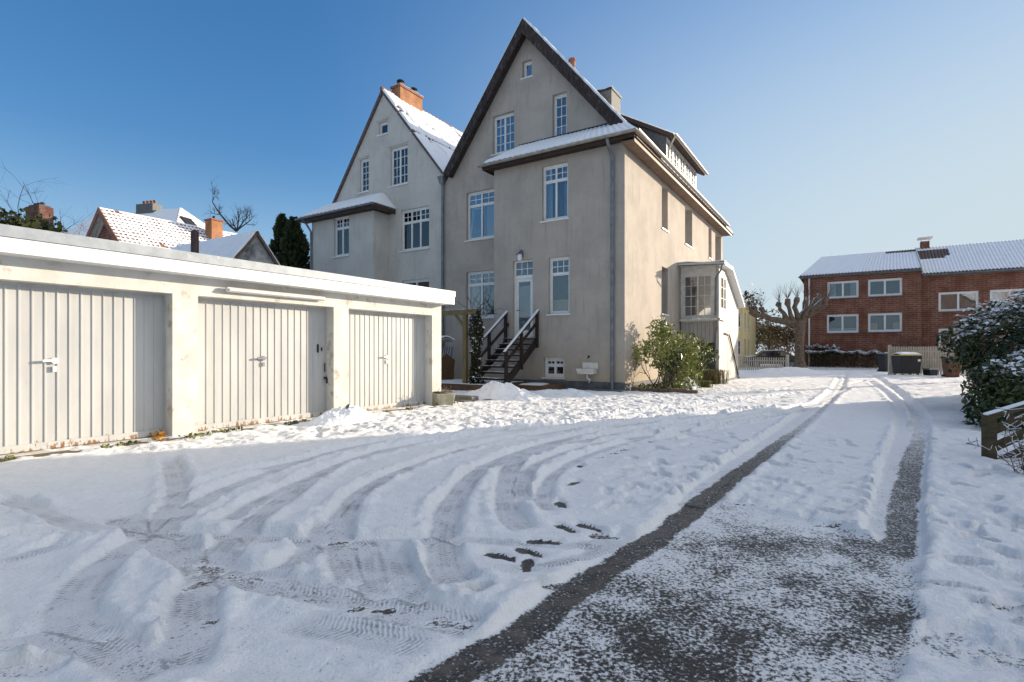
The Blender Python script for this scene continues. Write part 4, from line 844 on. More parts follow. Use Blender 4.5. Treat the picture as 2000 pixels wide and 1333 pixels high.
m = Mesh(); m.sheet((-3,-.86,.236),(1.9,-.86,.236),(1.9,1.5,.236),(-3,1.5,.236),60,24,lambda u,v:.03+.03*fbm(np.array([u*14]),np.array([v*8.]),3,2)[0]*min(1,(1-u)*12,v*12),drop=.01); m.build('deck_snow', SNOW, deck, smooth=True)
stepb = thing('timber_step', 'small brown timber platform step beside the foot of the stairs', 'step', house_pt(-2.75,-.75), ROT)
m = Mesh(); m.box(-.45,.75,-.5,.5,.17,.22); m.build('step_board', DECK, stepb); m = Mesh(); m.box(-.44,.74,-.48,-.44,0,.168); m.box(.70,.74,-.44,.48,0,.168); m.build('riser', DECK, stepb)
m = Mesh(); m.sheet((-.45,-.5,.221),(.4,-.5,.221),(.2,.45,.221),(-.45,.45,.221),14,10,lambda u,v:.03*min(1,(1-u)*4,v*5),drop=.002); m.build('step_snow', SNOW, stepb)
# outdoor sink on the wall
CERA = mat('white ceramic', (.72,.70,.66), (.62,.59,.53), 6, rough=.25, spec=.5)
k0, k1 = hx(1130,-.2), hx(1164.5,-.2); kz0, kz1 = hz(1147,730,-.25), hz(1147,720.5,-.25); kx = (k0+k1)/2; kw = (k1-k0)/2
sink = thing('outdoor_sink', 'white outdoor sink with splashback hung low on the grey wall', 'sink', house_pt(kx,-.028,0), ROT)
m = Mesh(); m.hexa([(-kw*.85,-.36,kz0-.02),(kw*.85,-.36,kz0-.02),(kw*.85,0,kz0-.02),(-kw*.85,0,kz0-.02)],[(-kw,-.42,kz1),(kw,-.42,kz1),(kw,0,kz1),(-kw,0,kz1)]); m.build('basin', CERA, sink, bevel=.02)
m = Mesh(); m.box(-kw*.75,kw,-.04,0,kz1,kz1+.20); m.build('splashback', CERA, sink, bevel=.012)
m = Mesh(); m.tube([(0,-.18,kz0-.02),(0,-.18,kz0-.15),(.03,-.18,kz0-.20),(.07,-.18,kz0-.16),(.09,-.16,kz0-.2),(.02,-.10,kz0-.30),(0,-.01,kz0-.3)], .028, 8); m.build('trap', WHITE, sink, smooth=True)
m = Mesh(); m.tube([(0,0,kz1+.38),(0,-.1,kz1+.38),(0,-.14,kz1+.34)], .018, 8); m.box(-.03,.03,-.09,-.06,kz1+.39,kz1+.43); m.build('tap', BLACK, sink)
# shovelled heaps
def heap(name, label, c, rx, ry, h, seed, rz=0):
    n1, n2 = 90, 60; vs = []; m = Mesh()
    u = np.linspace(-1,1,n1+1); v = np.linspace(-1,1,n2+1); U, V = np.meshgrid(u, v); r = np.sqrt(U**2+V**2)+fbm(U*1.6+seed, V*1.6, 3, seed)*.35
    Hh = h*np.clip(1-r**1.5, 0, 1)*(1+1.1*fbm(U*3+seed, V*3, 3, seed+3))+np.clip(1.1-r,0,1)*(fbm(U*9, V*9, 3, seed+1)*.34*h+np.abs(fbm(U*16, V*16, 2, seed+2))*.2*h)
    Hh = np.where(r > 1.08, -.05, Hh+.02)
    pts = np.stack([U*rx, V*ry, Hh], -1).reshape(-1,3); w_ = n1+1
    m.add([tuple(p) for p in pts], [(j*w_+i,j*w_+i+1,(j+1)*w_+i+1,(j+1)*w_+i) for j in range(n2) for i in range(n1)])
    o = m.build(name, TRODSNOW, None, smooth=False); o.location = (c[0], c[1], 0); o.rotation_euler = (0,0,rz); tag(o, label, 'snow heap'); return o
heap('snow_heap', 'big lumpy heap of shovelled snow at the foot of the stairs', (-.25,14.6), 1.25, .75, .40, 2, -.4)
heap('snow_heap', 'low tail of shovelled snow along the grey house wall', (1.5,15.5), 1.3, .55, .20, 5, -.55)
heap('snow_heap', 'shovelled heap of snow against the pillar beside the right garage door', (-3.05,9.75), .85, .42, .26, 8, .9)
heap('snow_heap', 'snow bank in front of the short picket fence', (16.3,31.5), 2.6, 1.0, .34, 11, -.1)
heap('snow_heap', 'small snow clump beside the green corner shrub', (6.0,18.3), .45, .35, .38, 14, .2)
# planter by the garage
CONC = mat('mossy concrete', (.50,.46,.36), (.36,.33,.22), 5, rough=.9, c3=(.22,.21,.10), s3=7, bs=.4)
px_, py_ = ground_at(866,795); planter = thing('concrete_planter', 'square mossy concrete planter tub at the garage corner', 'planter', (px_,py_,0), GA-.5)
m = Mesh(); m.hexa([(-.17,-.17,0),(.17,-.17,0),(.17,.17,0),(-.17,.17,0)],[(-.23,-.23,.33),(.23,-.23,.33),(.23,.23,.33),(-.23,.23,.33)]); m.build('tub', CONC, planter, bevel=.02)
m = Mesh(); m.sheet((-.2,-.2,.335),(.2,-.2,.335),(.2,.2,.335),(-.2,.2,.335),8,8,lambda u,v:.01+.03*random.random(),drop=.003); m.build('soil', APR, planter)
m = Mesh()
for i in range(7): a = random.uniform(-.14,.14); b = random.uniform(-.14,.14); m.tube(wander((a,b,.33),(random.gauss(0,.5),random.gauss(0,.5),1),.2,4,.3)[0],.006,4)
m.build('dry_stems', TWIG, planter)
m = Mesh()
for s_ in range(2):
    m.box(-.42,.42,-.25-s_*.3,.05-s_*.3,0,.16-s_*.08)
st = m.build('stone_step', mat('grey step stone', (.22,.21,.19),(.15,.145,.13),5,rough=.9,bs=.4), None, bevel=.01); st.location = (-1.25,14.0,0); st.rotation_euler = (0,0,ROT); tag(st, 'flat stone step between the planter and the ivy post', 'step')
# pergola with ivy
POSTW = mat('greenish weathered timber', (.22,.17,.075), (.15,.12,.06), 6, rough=.8, stretch=(6,6,.6))
pg = thing('pergola', 'timber pergola post and beam between garage corner and steps', 'pergola', (-1.55,17.6,0), ROT)
m = Mesh(); m.box(-.065,.065,-.065,.065,0,2.55); m.build('post', POSTW, pg); m = Mesh(); m.box(-1.9,.45,-.05,.05,2.553,2.70); m.build('beam', POSTW, pg)
m = Mesh(); m.bar((-.42,0,2.55),(-.05,0,2.15),.06,.08); m.build('brace', POSTW, pg)
m = Mesh(); m.sheet((-1.9,-.05,2.70),(.45,-.05,2.70),(.45,.05,2.70),(-1.9,.05,2.70),30,2,lambda u,v:.02+.02*random.random(),drop=.003); m.build('beam_snow', SNOW, pg)
iv = thing('ivy_column', 'ivy climbing a post in a dark column beside the pergola', 'ivy', (-1.18,17.5,0), ROT)
m = Mesh()
for i in range(6): m.tube([(random.gauss(0,.06)+.05*math.sin(z*2+i), random.gauss(0,.05), z*.3) for z in range(9)], .025, 5)
for i in range(16): m.tube(wander((random.gauss(0,.1),random.gauss(0,.1),2.4+random.random()*.3),(random.gauss(0,1),random.gauss(0,1),.8),.8,5,.25)[0],.008,4)
m.build('stem', BARKD, iv)
zz = rng.random(1500)*2.65+.05; th = rng.random(1500)*6.28; rr = .10+.09*rng.random(1500)+.05*np.sin(zz*4); P = np.stack([rr*np.cos(th)*1.1,rr*np.sin(th),zz],-1)
quads_np('leaves', leaf_quads(P,.085,.8,.1), [leaf_mat('dark ivy leaf',(.022,.028,.010),(.05,.045,.018),3,.5), SNOW], iv, (rng.random(1500) < .09).astype(int))
# hooded wicker beach chair
WICK = mat('brown wicker', (.13,.07,.035), (.07,.04,.022), 30, rough=.7, bs=.6, bscale=60)
m_, t, p = new_mat('blue striped canvas'); p.inputs['Roughness'].default_value = .85; sx = t.nodes.new('ShaderNodeSeparateXYZ'); tc = t.nodes.new('ShaderNodeTexCoord'); t.links.new(tc.outputs['Object'], sx.inputs[0])
t.links.new(mixc(t, ramp(t, math_node(t,'SINE',math_node(t,'MULTIPLY',sx.outputs[0],38)),-.1,.1), (.55,.56,.58), (.13,.17,.26)), p.inputs['Base Color']); STRIPE = m_
bx, by = house_pt(-7.25,-.65)[:2]; bc = thing('hooded_beach_chair', 'hooded wicker beach chair with striped canvas behind the garage', 'beach chair', (bx,by,.24), ROT-.35)
m = Mesh(); m.box(-.6,.6,-.42,.42,.02,.46); m.build('wicker_base', WICK, bc, bevel=.03)
for s in (-1,1): m = Mesh(); m.prism([(-.42,.46),(.42,.46),(.46,.75),(.1,1.0),(-.35,.62)],0,s*.56-.03,s*.56+.03); m.build('side_panel', WICK, bc)
m = Mesh(); m.hexa([(-.53,.18,.46),(.53,.18,.46),(.53,.26,.46),(-.53,.26,.46)],[(-.53,.36,1.25),(.53,.36,1.25),(.53,.44,1.25),(-.53,.44,1.25)]); m.build('backrest', STRIPE, bc)
m = Mesh(); m.sheet((-.6,-.38,1.28),(.6,-.38,1.28),(.6,.48,1.42),(-.6,.48,1.42),10,10,lambda u,v:.22*math.sin(v*2.6+.3),drop=.02); hd = m.build('hood', STRIPE, bc)
m = Mesh(); m.sheet((-.62,-.40,1.14),(.62,-.40,1.14),(.62,-.36,1.36),(-.62,-.36,1.36),64,2,lambda u,v:.02*math.sin(u*75),drop=.008); m.build('valance', STRIPE, hd)
m = Mesh(); m.sheet((-.58,-.3,1.37),(.58,-.3,1.37),(.58,.45,1.46),(-.58,.45,1.46),10,10,lambda u,v:.22*math.sin(v*2.6+.3)+.04,drop=.05); m.build('hood_snow', SNOW, hd)

# ---------------------------------------------------------------- planting along the house side
shrub = thing('corner_shrub', 'leafy yellow green shrub growing against the sunlit house corner', 'shrub', house_pt(.95,1.45), 0)
m = Mesh(); tips = []
for i in range(11): branch(m, (random.gauss(0,.25),random.gauss(0,.25),0), (random.gauss(0,.35),random.gauss(0,.35),1), 1.15, .025, 2, (2,3), .8, .04, 5, .62, .15, tips)
m.build('stem', BARK, shrub)
P1, d1_ = shell_points(3000, (.1,-.1,1.28), (1.2,1.1,.66), .5, .6, seed=1, zmin=.75); P2, d2_ = shell_points(900, (.35,-.35,.7), (.75,.7,.65), .4, .7, seed=2, zmin=.12); P3, d3_ = shell_points(500,(-.15,.25,2.0),(.45,.45,.45),.5,.8,seed=4)
kp = fbm(P1[:,0]*2.6+4, P1[:,2]*2.6+P1[:,1]*1.3, 3, 12) > -.10; P1 = P1[kp]
P = np.vstack([P1,P2,P3]); V = leaf_quads(P,.135,.34,-.05); mi = np.where(fbm(P[:,0]*2,P[:,2]*2+P[:,1],2,9)+rng.normal(size=len(P))*.12 > -.12, 0, 1); mi[(rng.random(len(P)) < .008) & (P[:,2] > 1.3)] = 2
quads_np('leaves', V, [LEAFY, leaf_mat('mid green leaf',(.035,.06,.016),(.07,.09,.025),3,.4), SNOW], shrub, mi)
def tuft(name, label, c, n, h, spread, ms, cat='grass clump', rz=0, w=.014, group=None):
    b = rng.normal(size=(n,3))*np.array([spread*.3,spread*.3,0]); d = rng.normal(size=(n,3)); d[:,2] = 0; d = unit(d)*spread*rng.random((n,1)); L = h*(.55+.45*rng.random((n,1)))
    q1 = b+d*.35+np.array([0,0,1])*L*.75; q2 = b+d*1.05+np.array([0,0,1])*L*(.75-.25*rng.random((n,1))); s_ = unit(np.cross(d, [0,0,1.]))*w*.5
    V = np.concatenate([np.stack([b-s_,b+s_,q1+s_,q1-s_],1), np.stack([q1-s_,q1+s_,q2+s_*.2,q2-s_*.2],1)]); o = quads_np(name, V, ms, None, np.tile(rng.integers(0,len(ms),n),2)); o.location = (c[0],c[1],0); return tag(o, label, cat, group)
STRAW = leaf_mat('straw', (.30,.22,.11), (.18,.14,.07), 3, .7)
tuft('grass_clump', 'drooping straw coloured grass clump under the porch corner', house_pt(1.5,5.7)[:2], 700, .85, .65, [STRAW, LEAFO])
tuft('grass_clump', 'low green tuft of grass at the edge of the shrub bed', house_pt(1.75,3.2)[:2], 380, .42, .3, [LEAFY, LEAFO])
bed = thing('bed_edging', 'row of brown edging stones in front of the corner shrub', 'edging', house_pt(.55,.35), ROT)
EDGE_ = mat('brown edging stone', (.20,.12,.085), (.13,.09,.07), 5, rough=.9, bs=.4)
for i in range(7): m = Mesh(); m.box(-.45+i*.30,-.45+i*.30+.28,-.07,.07,-.02,.16+random.uniform(-.02,.02)); m.build('edging_stone', EDGE_, bed, bevel=.012)
n = 900; P = np.array([house_pt(*(a,b),0) for a,b in zip(rng.uniform(.1,1.6,n), rng.uniform(.3,3.4,n))]); P[:,2] = rng.random(n)*.22
tag(quads_np('ground_cover', leaf_quads(P,.10,.5,.1), [LEAFY, LEAFO, LEAFD], None, rng.integers(0,3,n)), kind='stuff')
# weeds and leaf litter along the garage threshold
n = 1500; sxx = rng.uniform(-11,.2,n); P = np.zeros((n,3)); off = -.20-.12*rng.random(n)**2*(1+np.sin(sxx*5)); keep = fbm(sxx*2.2, sxx*.3, 3, 4) > -.02
ca, sa = math.cos(GA), math.sin(GA); P[:,0] = -1.72+sxx*ca-off*sa; P[:,1] = 12.9+sxx*sa+off*ca; P[:,2] = .045+rng.random(n)*.06; P = P[keep]
tag(quads_np('weeds', leaf_quads(P,.055,.5,.2), [LEAFY, LEAFB, LEAFO, leaf_mat('green weed', (.05,.085,.015),(.08,.11,.02))], None, rng.choice(4, len(P), p=[.35,.15,.25,.25])), kind='stuff')
P = np.array([ground_at(px+rng.normal()*7, 866+rng.normal()*2.5)+(.03+.07*rng.random(),) for px in [307]*22]); P[:,2] = .04+rng.random(len(P))*.1
tag(quads_np('fallen_leaves', leaf_quads(P,.08,.7,.1), leaf_mat('orange leaf', (.42,.17,.025),(.40,.25,.04))), 'orange dead leaves heaped at the base of the left garage pillar', 'leaves', kind='stuff')
# ---------------------------------------------------------------- right-hand side
# big snow dusted laurel hedge
hedge = thing('laurel_hedge', 'large dark evergreen hedge dusted with snow behind the low fence', 'hedge', (10.3,10.6,0), 0)
m = Mesh()
for i in range(16): branch(m, (random.uniform(.7,3),random.uniform(-.4,1.2),0),(random.gauss(0,.12),random.gauss(0,.12),1),1.0,.035,2,(2,3),.7,.03,5)
m.build('stem', BARKD, hedge)
parts_ = [((-2.45,-1.95,.28),(.33,.4,.30),420),((-1.95,-1.55,.55),(.5,.5,.55),1200),((-1.35,-1.55,.5),(.6,.6,.6),1500),((-.55,-1.1,.75),(.85,.75,.72),2600),((-.25,-.2,.72),(.8,.9,.68),2200),((.55,.1,1.42),(1.62,1.55,.98),9500),((1.7,-.7,1.4),(1.5,1.5,.98),6000),((3.3,-1.3,1.35),(1.8,1.6,1.0),4000),((2.2,2.0,1.3),(1.7,1.7,1.05),3500),((.55,-.5,.6),(1.15,.9,.7),2600)]
Ps = []; Ds = []
for i, (c, r_, n) in enumerate(parts_):
    P, d = shell_points(n, c, r_, .28, .30, seed=20+i, zmin=.05); Ps.append(P); Ds.append(d)
P = np.vstack(Ps); D = np.vstack(Ds); k = fbm(P[:,0]*2.3, P[:,1]*2.3+P[:,2]*1.9, 3, 31)
sn_ = (D[:,2]*1.15+k*1.7+rng.normal(size=len(P))*.2 > .76) & (P[:,2] > .7)
mi = np.where(fbm(P[:,0]*1.5+P[:,1], P[:,2]*1.5, 2, 3)+rng.normal(size=len(P))*.15 > .05, 1, 0)
V = leaf_quads(P, .105, .42, .1, D, .5); quads_np('leaves', V, [LEAFD, leaf_mat('green hedge leaf', (.04,.065,.014), (.06,.07,.02), 3, .4)], hedge, mi)
Vs = leaf_quads(P[sn_]+np.array([0,0,.03])+D[sn_]*.02, .095, .7, .8); quads_np('hedge_snow', Vs, SNOW, hedge)
# low timber fence panel with snowy cap
FENW = mat('mossy fence timber', (.09,.068,.032), (.045,.038,.022), 6, rough=.85, stretch=(2,2,8))
p0 = Vector((*ground_at(1932,909),0)); p1 = Vector((7.5,5.9,0)); L = (p1-p0).length; fa = math.atan2(p1.y-p0.y, p1.x-p0.x)
fp = thing('low_timber_fence', 'low mossy timber fence panel with a sloping snowy top rail', 'fence', p0, fa)
h0 = .56; h1 = 1.25
def toph(x): return h0+(h1-h0)*x/L
m = Mesh(); m.box(-.05,.05,-.05,.05,-.05,h0+.02); m.build('post', FENW, fp)
for i in range(9):
    a = .0+i*.2; m = Mesh(); pts = [(.05,a*1.0-.25),(L,a+1.05-.25),(L,a+1.05+.115-.25),(.05,a+.115-.25)]
    for e in (((0,.04),(L,.04)),((L,toph(L)-.05),(0,toph(0)-.05))): pts = clip_poly(pts, e[0], e[1]) if len(pts) > 2 else pts
    if len(pts) > 2: m.prism(pts,1,-.012+.004*(i%2),.012+.004*(i%2)); m.build('board', FENW, fp)
m = Mesh(); m.bar((-.04,0,toph(-.04)),(L,0,toph(L)),.09,.05); cr = m.build('top_rail', FENW, fp); m = Mesh(); m.bar((-.05,0,toph(-.05)+.045),(L,0,toph(L)+.038),.07,.03); m.build('rail_snow', SNOW, cr, bevel=.015)
m = Mesh(); m.bar((.05,0,.03),(L,0,.03),.05,.05); m.build('bottom_rail', FENW, fp)
bp_ = ground_at(1990,945); bp_ = (bp_[0]+.05, bp_[1]+.12); br = thing('bare_bramble', 'bare snowy bramble shoots in front of the mossy fence panel', 'shrub', (bp_[0],bp_[1],0))
m = Mesh(); q = Mesh()
for i in range(9):
    pts, e = wander((random.gauss(.12,.05),random.gauss(0,.05),0),(random.gauss(-.05,.3),random.gauss(0,.25),1.3),random.uniform(.35,.75),8,.14); m.tube(pts,[.007*(1-.6*j/8) for j in range(9)],4)
    for j in range(2,9):
        for s in range(2):
            t_, e_ = wander(pts[j],(random.gauss(0,1),random.gauss(0,1),.5),.12,3,.3); m.tube(t_,.003,3); q.bar(t_[0]+Vector((0,0,.006)),t_[-1]+Vector((0,0,.006)),.004,.004)
m.build('stem', TWIG, br); q.build('twig_snow', SNOW, br)
# picket fence round the bins
PICK = mat('weathered picket timber', (.50,.46,.39), (.38,.35,.29), 6, rough=.85, stretch=(4,4,.5))
def picket(name, label, a, b, h, n, rails, groupname=None, top='round', base=.06, post=True, w_=.085):
    a = Vector((*a,0)); b = Vector((*b,0)); L = (b-a).length; r_ = thing(name, label, 'fence', a, math.atan2(b.y-a.y,b.x-a.x), groupname)
    for z in rails: m = Mesh(); m.box(0,L,.015,.05,z,z+.07); m.build('rail', PICK, r_)
    for i in range(n):
        x = (i+.5)*L/n; hh_ = h+random.uniform(-.008,.008); m = Mesh(); m.prism([(x-w_/2,base),(x+w_/2,base),(x+w_/2,hh_-.06),(x+w_*.28,hh_-.01),(x,hh_),(x-w_*.28,hh_-.01),(x-w_/2,hh_-.06)],1,-.012,.012); m.build('picket', PICK, r_)
    if post: m = Mesh(); m.box(-.12,.0,-.1,.1,0,h+.08); m.build('post', PICK, r_)
    m = Mesh()
    for i in range(n): x = (i+.5)*L/n; m.sheet((x-w_*.4,-.012,h-.005),(x+w_*.4,-.012,h-.005),(x+w_*.4,.012,h-.005),(x-w_*.4,.012,h-.005),3,1,lambda u,v:.015*math.sin(u*3.14)+.004,drop=.004)
    return r_
picket('picket_fence', 'tall weathered picket fence standing behind the black bin', at(1740,735,29.4)[:2], at(1905,735,28)[:2], 1.60, 34, (.35,.85,1.3))
picket('picket_fence', 'short pale picket fence between porch and pollarded tree', at(1441,716,36.5)[:2], at(1537,722,33.5)[:2], .95, 22, (.25,.68), post=False, w_=.075)
pp = at(1538,724,33.3); m = Mesh(); m.box(-.07,.07,-.07,.07,0,1.12); o = m.build('fence_post', PICK); o.location = (pp[0],pp[1],0); tag(o, 'single pale gate post at the end of the short picket fence', 'post')
# bins
PLB = mat('black bin plastic', (.010,.010,.012), (.014,.014,.016), 3, rough=.5, spec=.4); YEL = mat('yellow plastic', (.55,.36,.02), (.45,.30,.03), 3, rough=.4)
bn = thing('waste_container', 'large black wheeled waste container with yellow rim and snowy lid', 'bin', (*at(1770,736,28.3)[:2],0), -.03); bn.scale = (.84,.84,.96)
m = Mesh(); m.hexa([(-.56,-.42,.16),(.56,-.42,.16),(.56,.42,.16),(-.56,.42,.16)],[(-.64,-.5,1.14),(.64,-.5,1.14),(.64,.5,1.14),(-.64,.5,1.14)]); m.build('body', PLB, bn, bevel=.03)
m = Mesh(); m.box(-.69,.69,-.53,.53,1.142,1.19); m.build('rim', YEL, bn, bevel=.01); m = Mesh(); m.sheet((-.66,-.5,1.19),(.66,-.5,1.19),(.66,.5,1.19),(-.66,.5,1.19),12,12,lambda u,v:.10*math.sin(v*math.pi),drop=.0); ld = m.build('lid', PLB, bn)
m = Mesh(); m.sheet((-.64,-.5,1.20),(.62,-.5,1.20),(.62,.5,1.20),(-.64,.5,1.20),20,12,lambda u,v:.10*math.sin(v*math.pi)+.05*(min(1,u*8,(1-u)*8)),drop=.05); m.build('lid_snow', SNOW, ld)
for sx_ in (-1,1):
    for sy in (-1,1): m = Mesh(); m.lathe([(.02,-.03),(.09,-.03),(.1,0),(.09,.03),(.02,.03)],(0,0,0),12); m.v = [(sx_*.48+c, sy*.36+a, .11+b) for a,b,c in m.v]; m.build('wheel', ZINC, bn)
m = Mesh(); m.box(.36,.52,-.512,-.505,.83,.95); m.build('sticker', WHITE, bn); m = Mesh(); m.tube([(-.05,-.5,1.08),(.05,-.5,1.08)],.05,10); m.build('lock', BLACK, bn); m = Mesh(); m.bar((.70,-.3,.95),(.70,.3,.95),.03,.03); m.build('lift_pin', BLACK, bn)
def wheelie(name, label, c, mt, s=1.0, rz=0):
    o = thing(name, label, 'bin', (*c[:2],0), rz); m = Mesh(); m.hexa([(-.2*s,-.24*s,.05),(.2*s,-.24*s,.05),(.2*s,.2*s,.05),(-.2*s,.2*s,.05)],[(-.27*s,-.33*s,.92*s),(.27*s,-.33*s,.92*s),(.27*s,.3*s,.92*s),(-.27*s,.3*s,.92*s)]); m.build('body', mt, o, bevel=.02)
    m = Mesh(); m.hexa([(-.29*s,-.36*s,.925*s),(.29*s,-.36*s,.925*s),(.29*s,.36*s,.93*s),(-.29*s,.36*s,.93*s)],[(-.27*s,-.33*s,.97*s),(.27*s,-.33*s,.97*s),(.25*s,.34*s,1.04*s),(-.25*s,.34*s,1.04*s)]); m.build('lid', PLB, o, bevel=.015)
    m = Mesh(); m.tube([(-.25*s,.38*s,.96*s),(.25*s,.38*s,.96*s)],.018,8); m.build('handle', PLB, o)
    for sx_ in (-1,1): m = Mesh(); m.tube([(sx_*.2*s,.2*s,.1),(sx_*.26*s,.2*s,.1)],.1,12); m.build('wheel', BLACK, o)
    return o
wheelie('wheelie_bin', 'small dark wheelie bin left of the picket fence post', at(1729,724,33), PLB, 1.15)
wheelie('wheelie_bin', 'brown wheelie bin partly hidden by the evergreen hedge', at(1858,738,26.0), mat('brown bin plastic',(.14,.06,.03),(.11,.05,.028),3,rough=.5), 1.05, -.2)
gb = thing('salt_box', 'small grey box on the snow between the black and brown bins', 'box', (*at(1817,735,28)[:2],0), .1); m = Mesh(); m.hexa([(-.2,-.2,0),(.2,-.2,0),(.2,.2,0),(-.2,.2,0)],[(-.25,-.22,.36),(.25,-.22,.36),(.25,.22,.36),(-.25,.22,.36)]); m.build('body', PLB, gb, bevel=.02); m = Mesh(); m.hexa([(-.28,-.25,.365),(.28,-.25,.365),(.28,.25,.365),(-.28,.25,.365)],[(-.22,-.2,.44),(.22,-.2,.44),(.22,.2,.44),(-.22,.2,.44)]); m.build('lid', ZINC, gb)

# brick house across the lane
RB = (25.3,46.0)
def rx(px, v=0): bx, by = RB[0]+.537*v, RB[1]+.8437*v; k = (px-1000)/FPX; return (by*k-bx)/(.8437+.537*k)
def rz_(px, py, v=0): return EYE-(py-HOR)/FPX*(RB[1]+.8437*v-.537*rx(px, v))
def rrect(pl, pr, pt, pb, v=0): return (rx(pl,v), rx(pr,v), rz_(pl,pb,v), rz_(pl,pt,v))
red = thing('brick_house', 'long two storey red brick house with snow on its corrugated roof', 'house', (RB[0],RB[1],0), ROT)
J = rx(1800); E = 15.2; D = 9.0; ez = 7.72; rs = .6
hl = [rrect(1616,1677,551.5,584), rrect(1695.5,1762,547,580), rrect(1615,1677,615.5,651), rrect(1695.5,1762,613,649)]
hr = [rrect(1833,1911.5,572,609,rs), rrect(1933.5,2012,567,604,rs), rrect(1833,1911.5,642.5,678,rs)]
hr.append((hr[1][0],hr[1][1],hr[2][2],hr[2][3]))
m = Mesh(); wall(m, [(0,0),(J,0),(J,ez),(0,ez)], hl, 0, .1); m.poly([(J,0,0),(J,rs,0),(J,rs,ez),(J,0,ez)]); wall(m, [(J,0),(E,0),(E,ez-.35),(J,ez-.35)], hr, rs, .1)
m.poly([(0,0,0),(0,0,ez),(0,D/2,ez+.2),(0,D,ez),(0,D,0)]); m.poly([(E,rs,0),(E,D,0),(E,D,ez),(E,D/2,10.1),(E,rs,ez-.35)]); m.poly([(E,D,0),(0,D,0),(0,D,ez),(E,D,ez)]); m.build('wall', [BRICK, ROOM], red)
for i, r_ in enumerate(hl): window(red, r_, .05, [(1,1,(1,1))] if 0 else [(1,2,(1,1))], bar=.10, curtain=[('sides',BLIND,0,1),None,('full',BLIND,0,.25),('sides',BLIND2,0,.5)][i], sillmat=ZINC, ext=.03)
for i, r_ in enumerate(hr): window(red, r_, rs+.05, [(1,2,(1,1))], bar=.10, curtain=[('full',BLIND2,0,1),('left',BLIND,0,1),('full',BLIND2,0,1),None][i], sillmat=ZINC, ext=.03)
def rbare(u, v, k): return 0
def sbl(u, v, k): return -.12 if (v > .86 and u > .70 and k > -.35) else 0
def sbr(u, v, k): return -.12 if (v > .52 and v < .90 and u < .26+.1*k and k > -.45) else 0
tiled_roof(red, [(-.35,-.45,ez+.05),(J-.02,-.45,ez+.05),(J-.02,D/2,10.05),(1.15,D/2,10.05)], 36, TILE, ROOFSNOW, 'roof', .05, .06, .12, sbl)
tiled_roof(red, [(J+.02,rs-.75,ez-.38),(E+.3,rs-.75,ez-.38),(E+.3,D/2,10.10),(J+.02,D/2,10.10)], 34, TILE, ROOFSNOW, 'roof', .05, .06, .12, sbr)
m = Mesh(); m.slab([(-.35,D+.4,ez),(-.35,-.45,ez+.05),(1.15,D/2,10.05),(1.15,D/2+.01,10.05)],.1); m.slab([(E+.3,D+.4,ez),(-.35,D+.4,ez),(1.15,D/2,10.05),(E+.3,D/2,10.05)],.1); m.build('rear_roof', TILE, red)
m = Mesh(); m.hexa([(J-.03,-.45,ez-.05),(J+.03,-.45,ez-.05),(J+.03,D/2,9.98),(J-.03,D/2,9.98)],[(J-.03,-.45,ez+.2),(J+.03,-.45,ez+.2),(J+.03,D/2,10.22),(J-.03,D/2,10.22)]); m.build('parapet', WHITE, red)
m = Mesh(); gutter(m, (-.4,-.52,ez+.02),(J-.05,-.52,ez+.02),.07); gutter(m,(J+.05,rs-.82,ez-.4),(E+.3,rs-.82,ez-.4),.07); m.box(-.3,J-.05,-.40,-.003,ez-.1,ez-.04); m.box(J+.05,E,rs-.6,rs-.003,ez-.5,ez-.44); m.build('gutter', ZINC, red)
pipe(red, [(rx(1580.5),-.1,ez-.02),(rx(1580.5),-.1,.1)], .06, WHITE)
cx_ = rx(1806,D/2); m = Mesh(); m.box(cx_-.3,cx_+.3,D/2-.3,D/2+.3,9.6,10.65); c_ = m.build('chimney', BRICK, red); m = Mesh(); m.box(cx_-.5,cx_+.5,D/2-.5,D/2+.5,10.88,10.98); m.box(cx_-.28,cx_-.24,D/2-.28,D/2-.24,10.65,10.88); m.box(cx_+.24,cx_+.28,D/2-.28,D/2-.24,10.65,10.88); m.build('chimney_cap', WHITE, c_)
# low hedge and shrubs at its foot
def hedge_row(name, label, a, b, h, wd_, n, ms, snow=.1, size=.09, cat='hedge'):
    a = np.array(a); b = np.array(b); t_ = rng.random(n); P = np.zeros((n,3)); dr = unit(b-a); no = np.array([-dr[1],dr[0]]); off = rng.uniform(-.5,.5,n)*wd_
    hh_ = h*(1+.25*fbm(t_*12, t_*3, 3, 6)*2); zf = 1-(rng.random(n)**2.2); P[:,:2] = a+(b-a)*t_[:,None]+no*off[:,None]; P[:,2] = hh_*zf
    mi = rng.integers(0,len(ms),n); o = thing(name, label, cat); V = leaf_quads(P,size,.6,.1); quads_np('leaves', V, ms, o, mi); tp = (P[:,2] > hh_*.9) & (rng.random(n) < snow*4); 
    if tp.any(): quads_np('hedge_snow', leaf_quads(P[tp]+np.array([0,0,.04]),size*1.6,.9,1.5), SNOW, o)
    m = Mesh()
    for i in range(int(np.linalg.norm(b-a)*2)): q = a+(b-a)*random.random(); m.tube(wander((q[0],q[1],0),(0,0,1),h*.9,3,.15)[0],.02,4)
    m.build('stem', BARKD, o); return o
hedge_row('clipped_hedge', 'low dark clipped hedge along the foot of the brick house', at(1578,717,44.5)[:2], at(1735,717,40.0)[:2], 1.3, 1.0, 6000, [LEAFD, LEAFO, BARKD], .3, .10)
hedge_row('garden_shrub', 'rounded snow capped shrub above the clipped hedge', at(1575,700,46)[:2], at(1640,700,44.5)[:2], 1.75, 1.2, 2400, [LEAFO, LEAFB, BARKD], .3, .10, 'shrub')
cl = thing('climbing_rose', 'bare thorny climber spread over the brick facade', 'climber', (*at(1785,700,40.2)[:2],0))
m = Mesh()
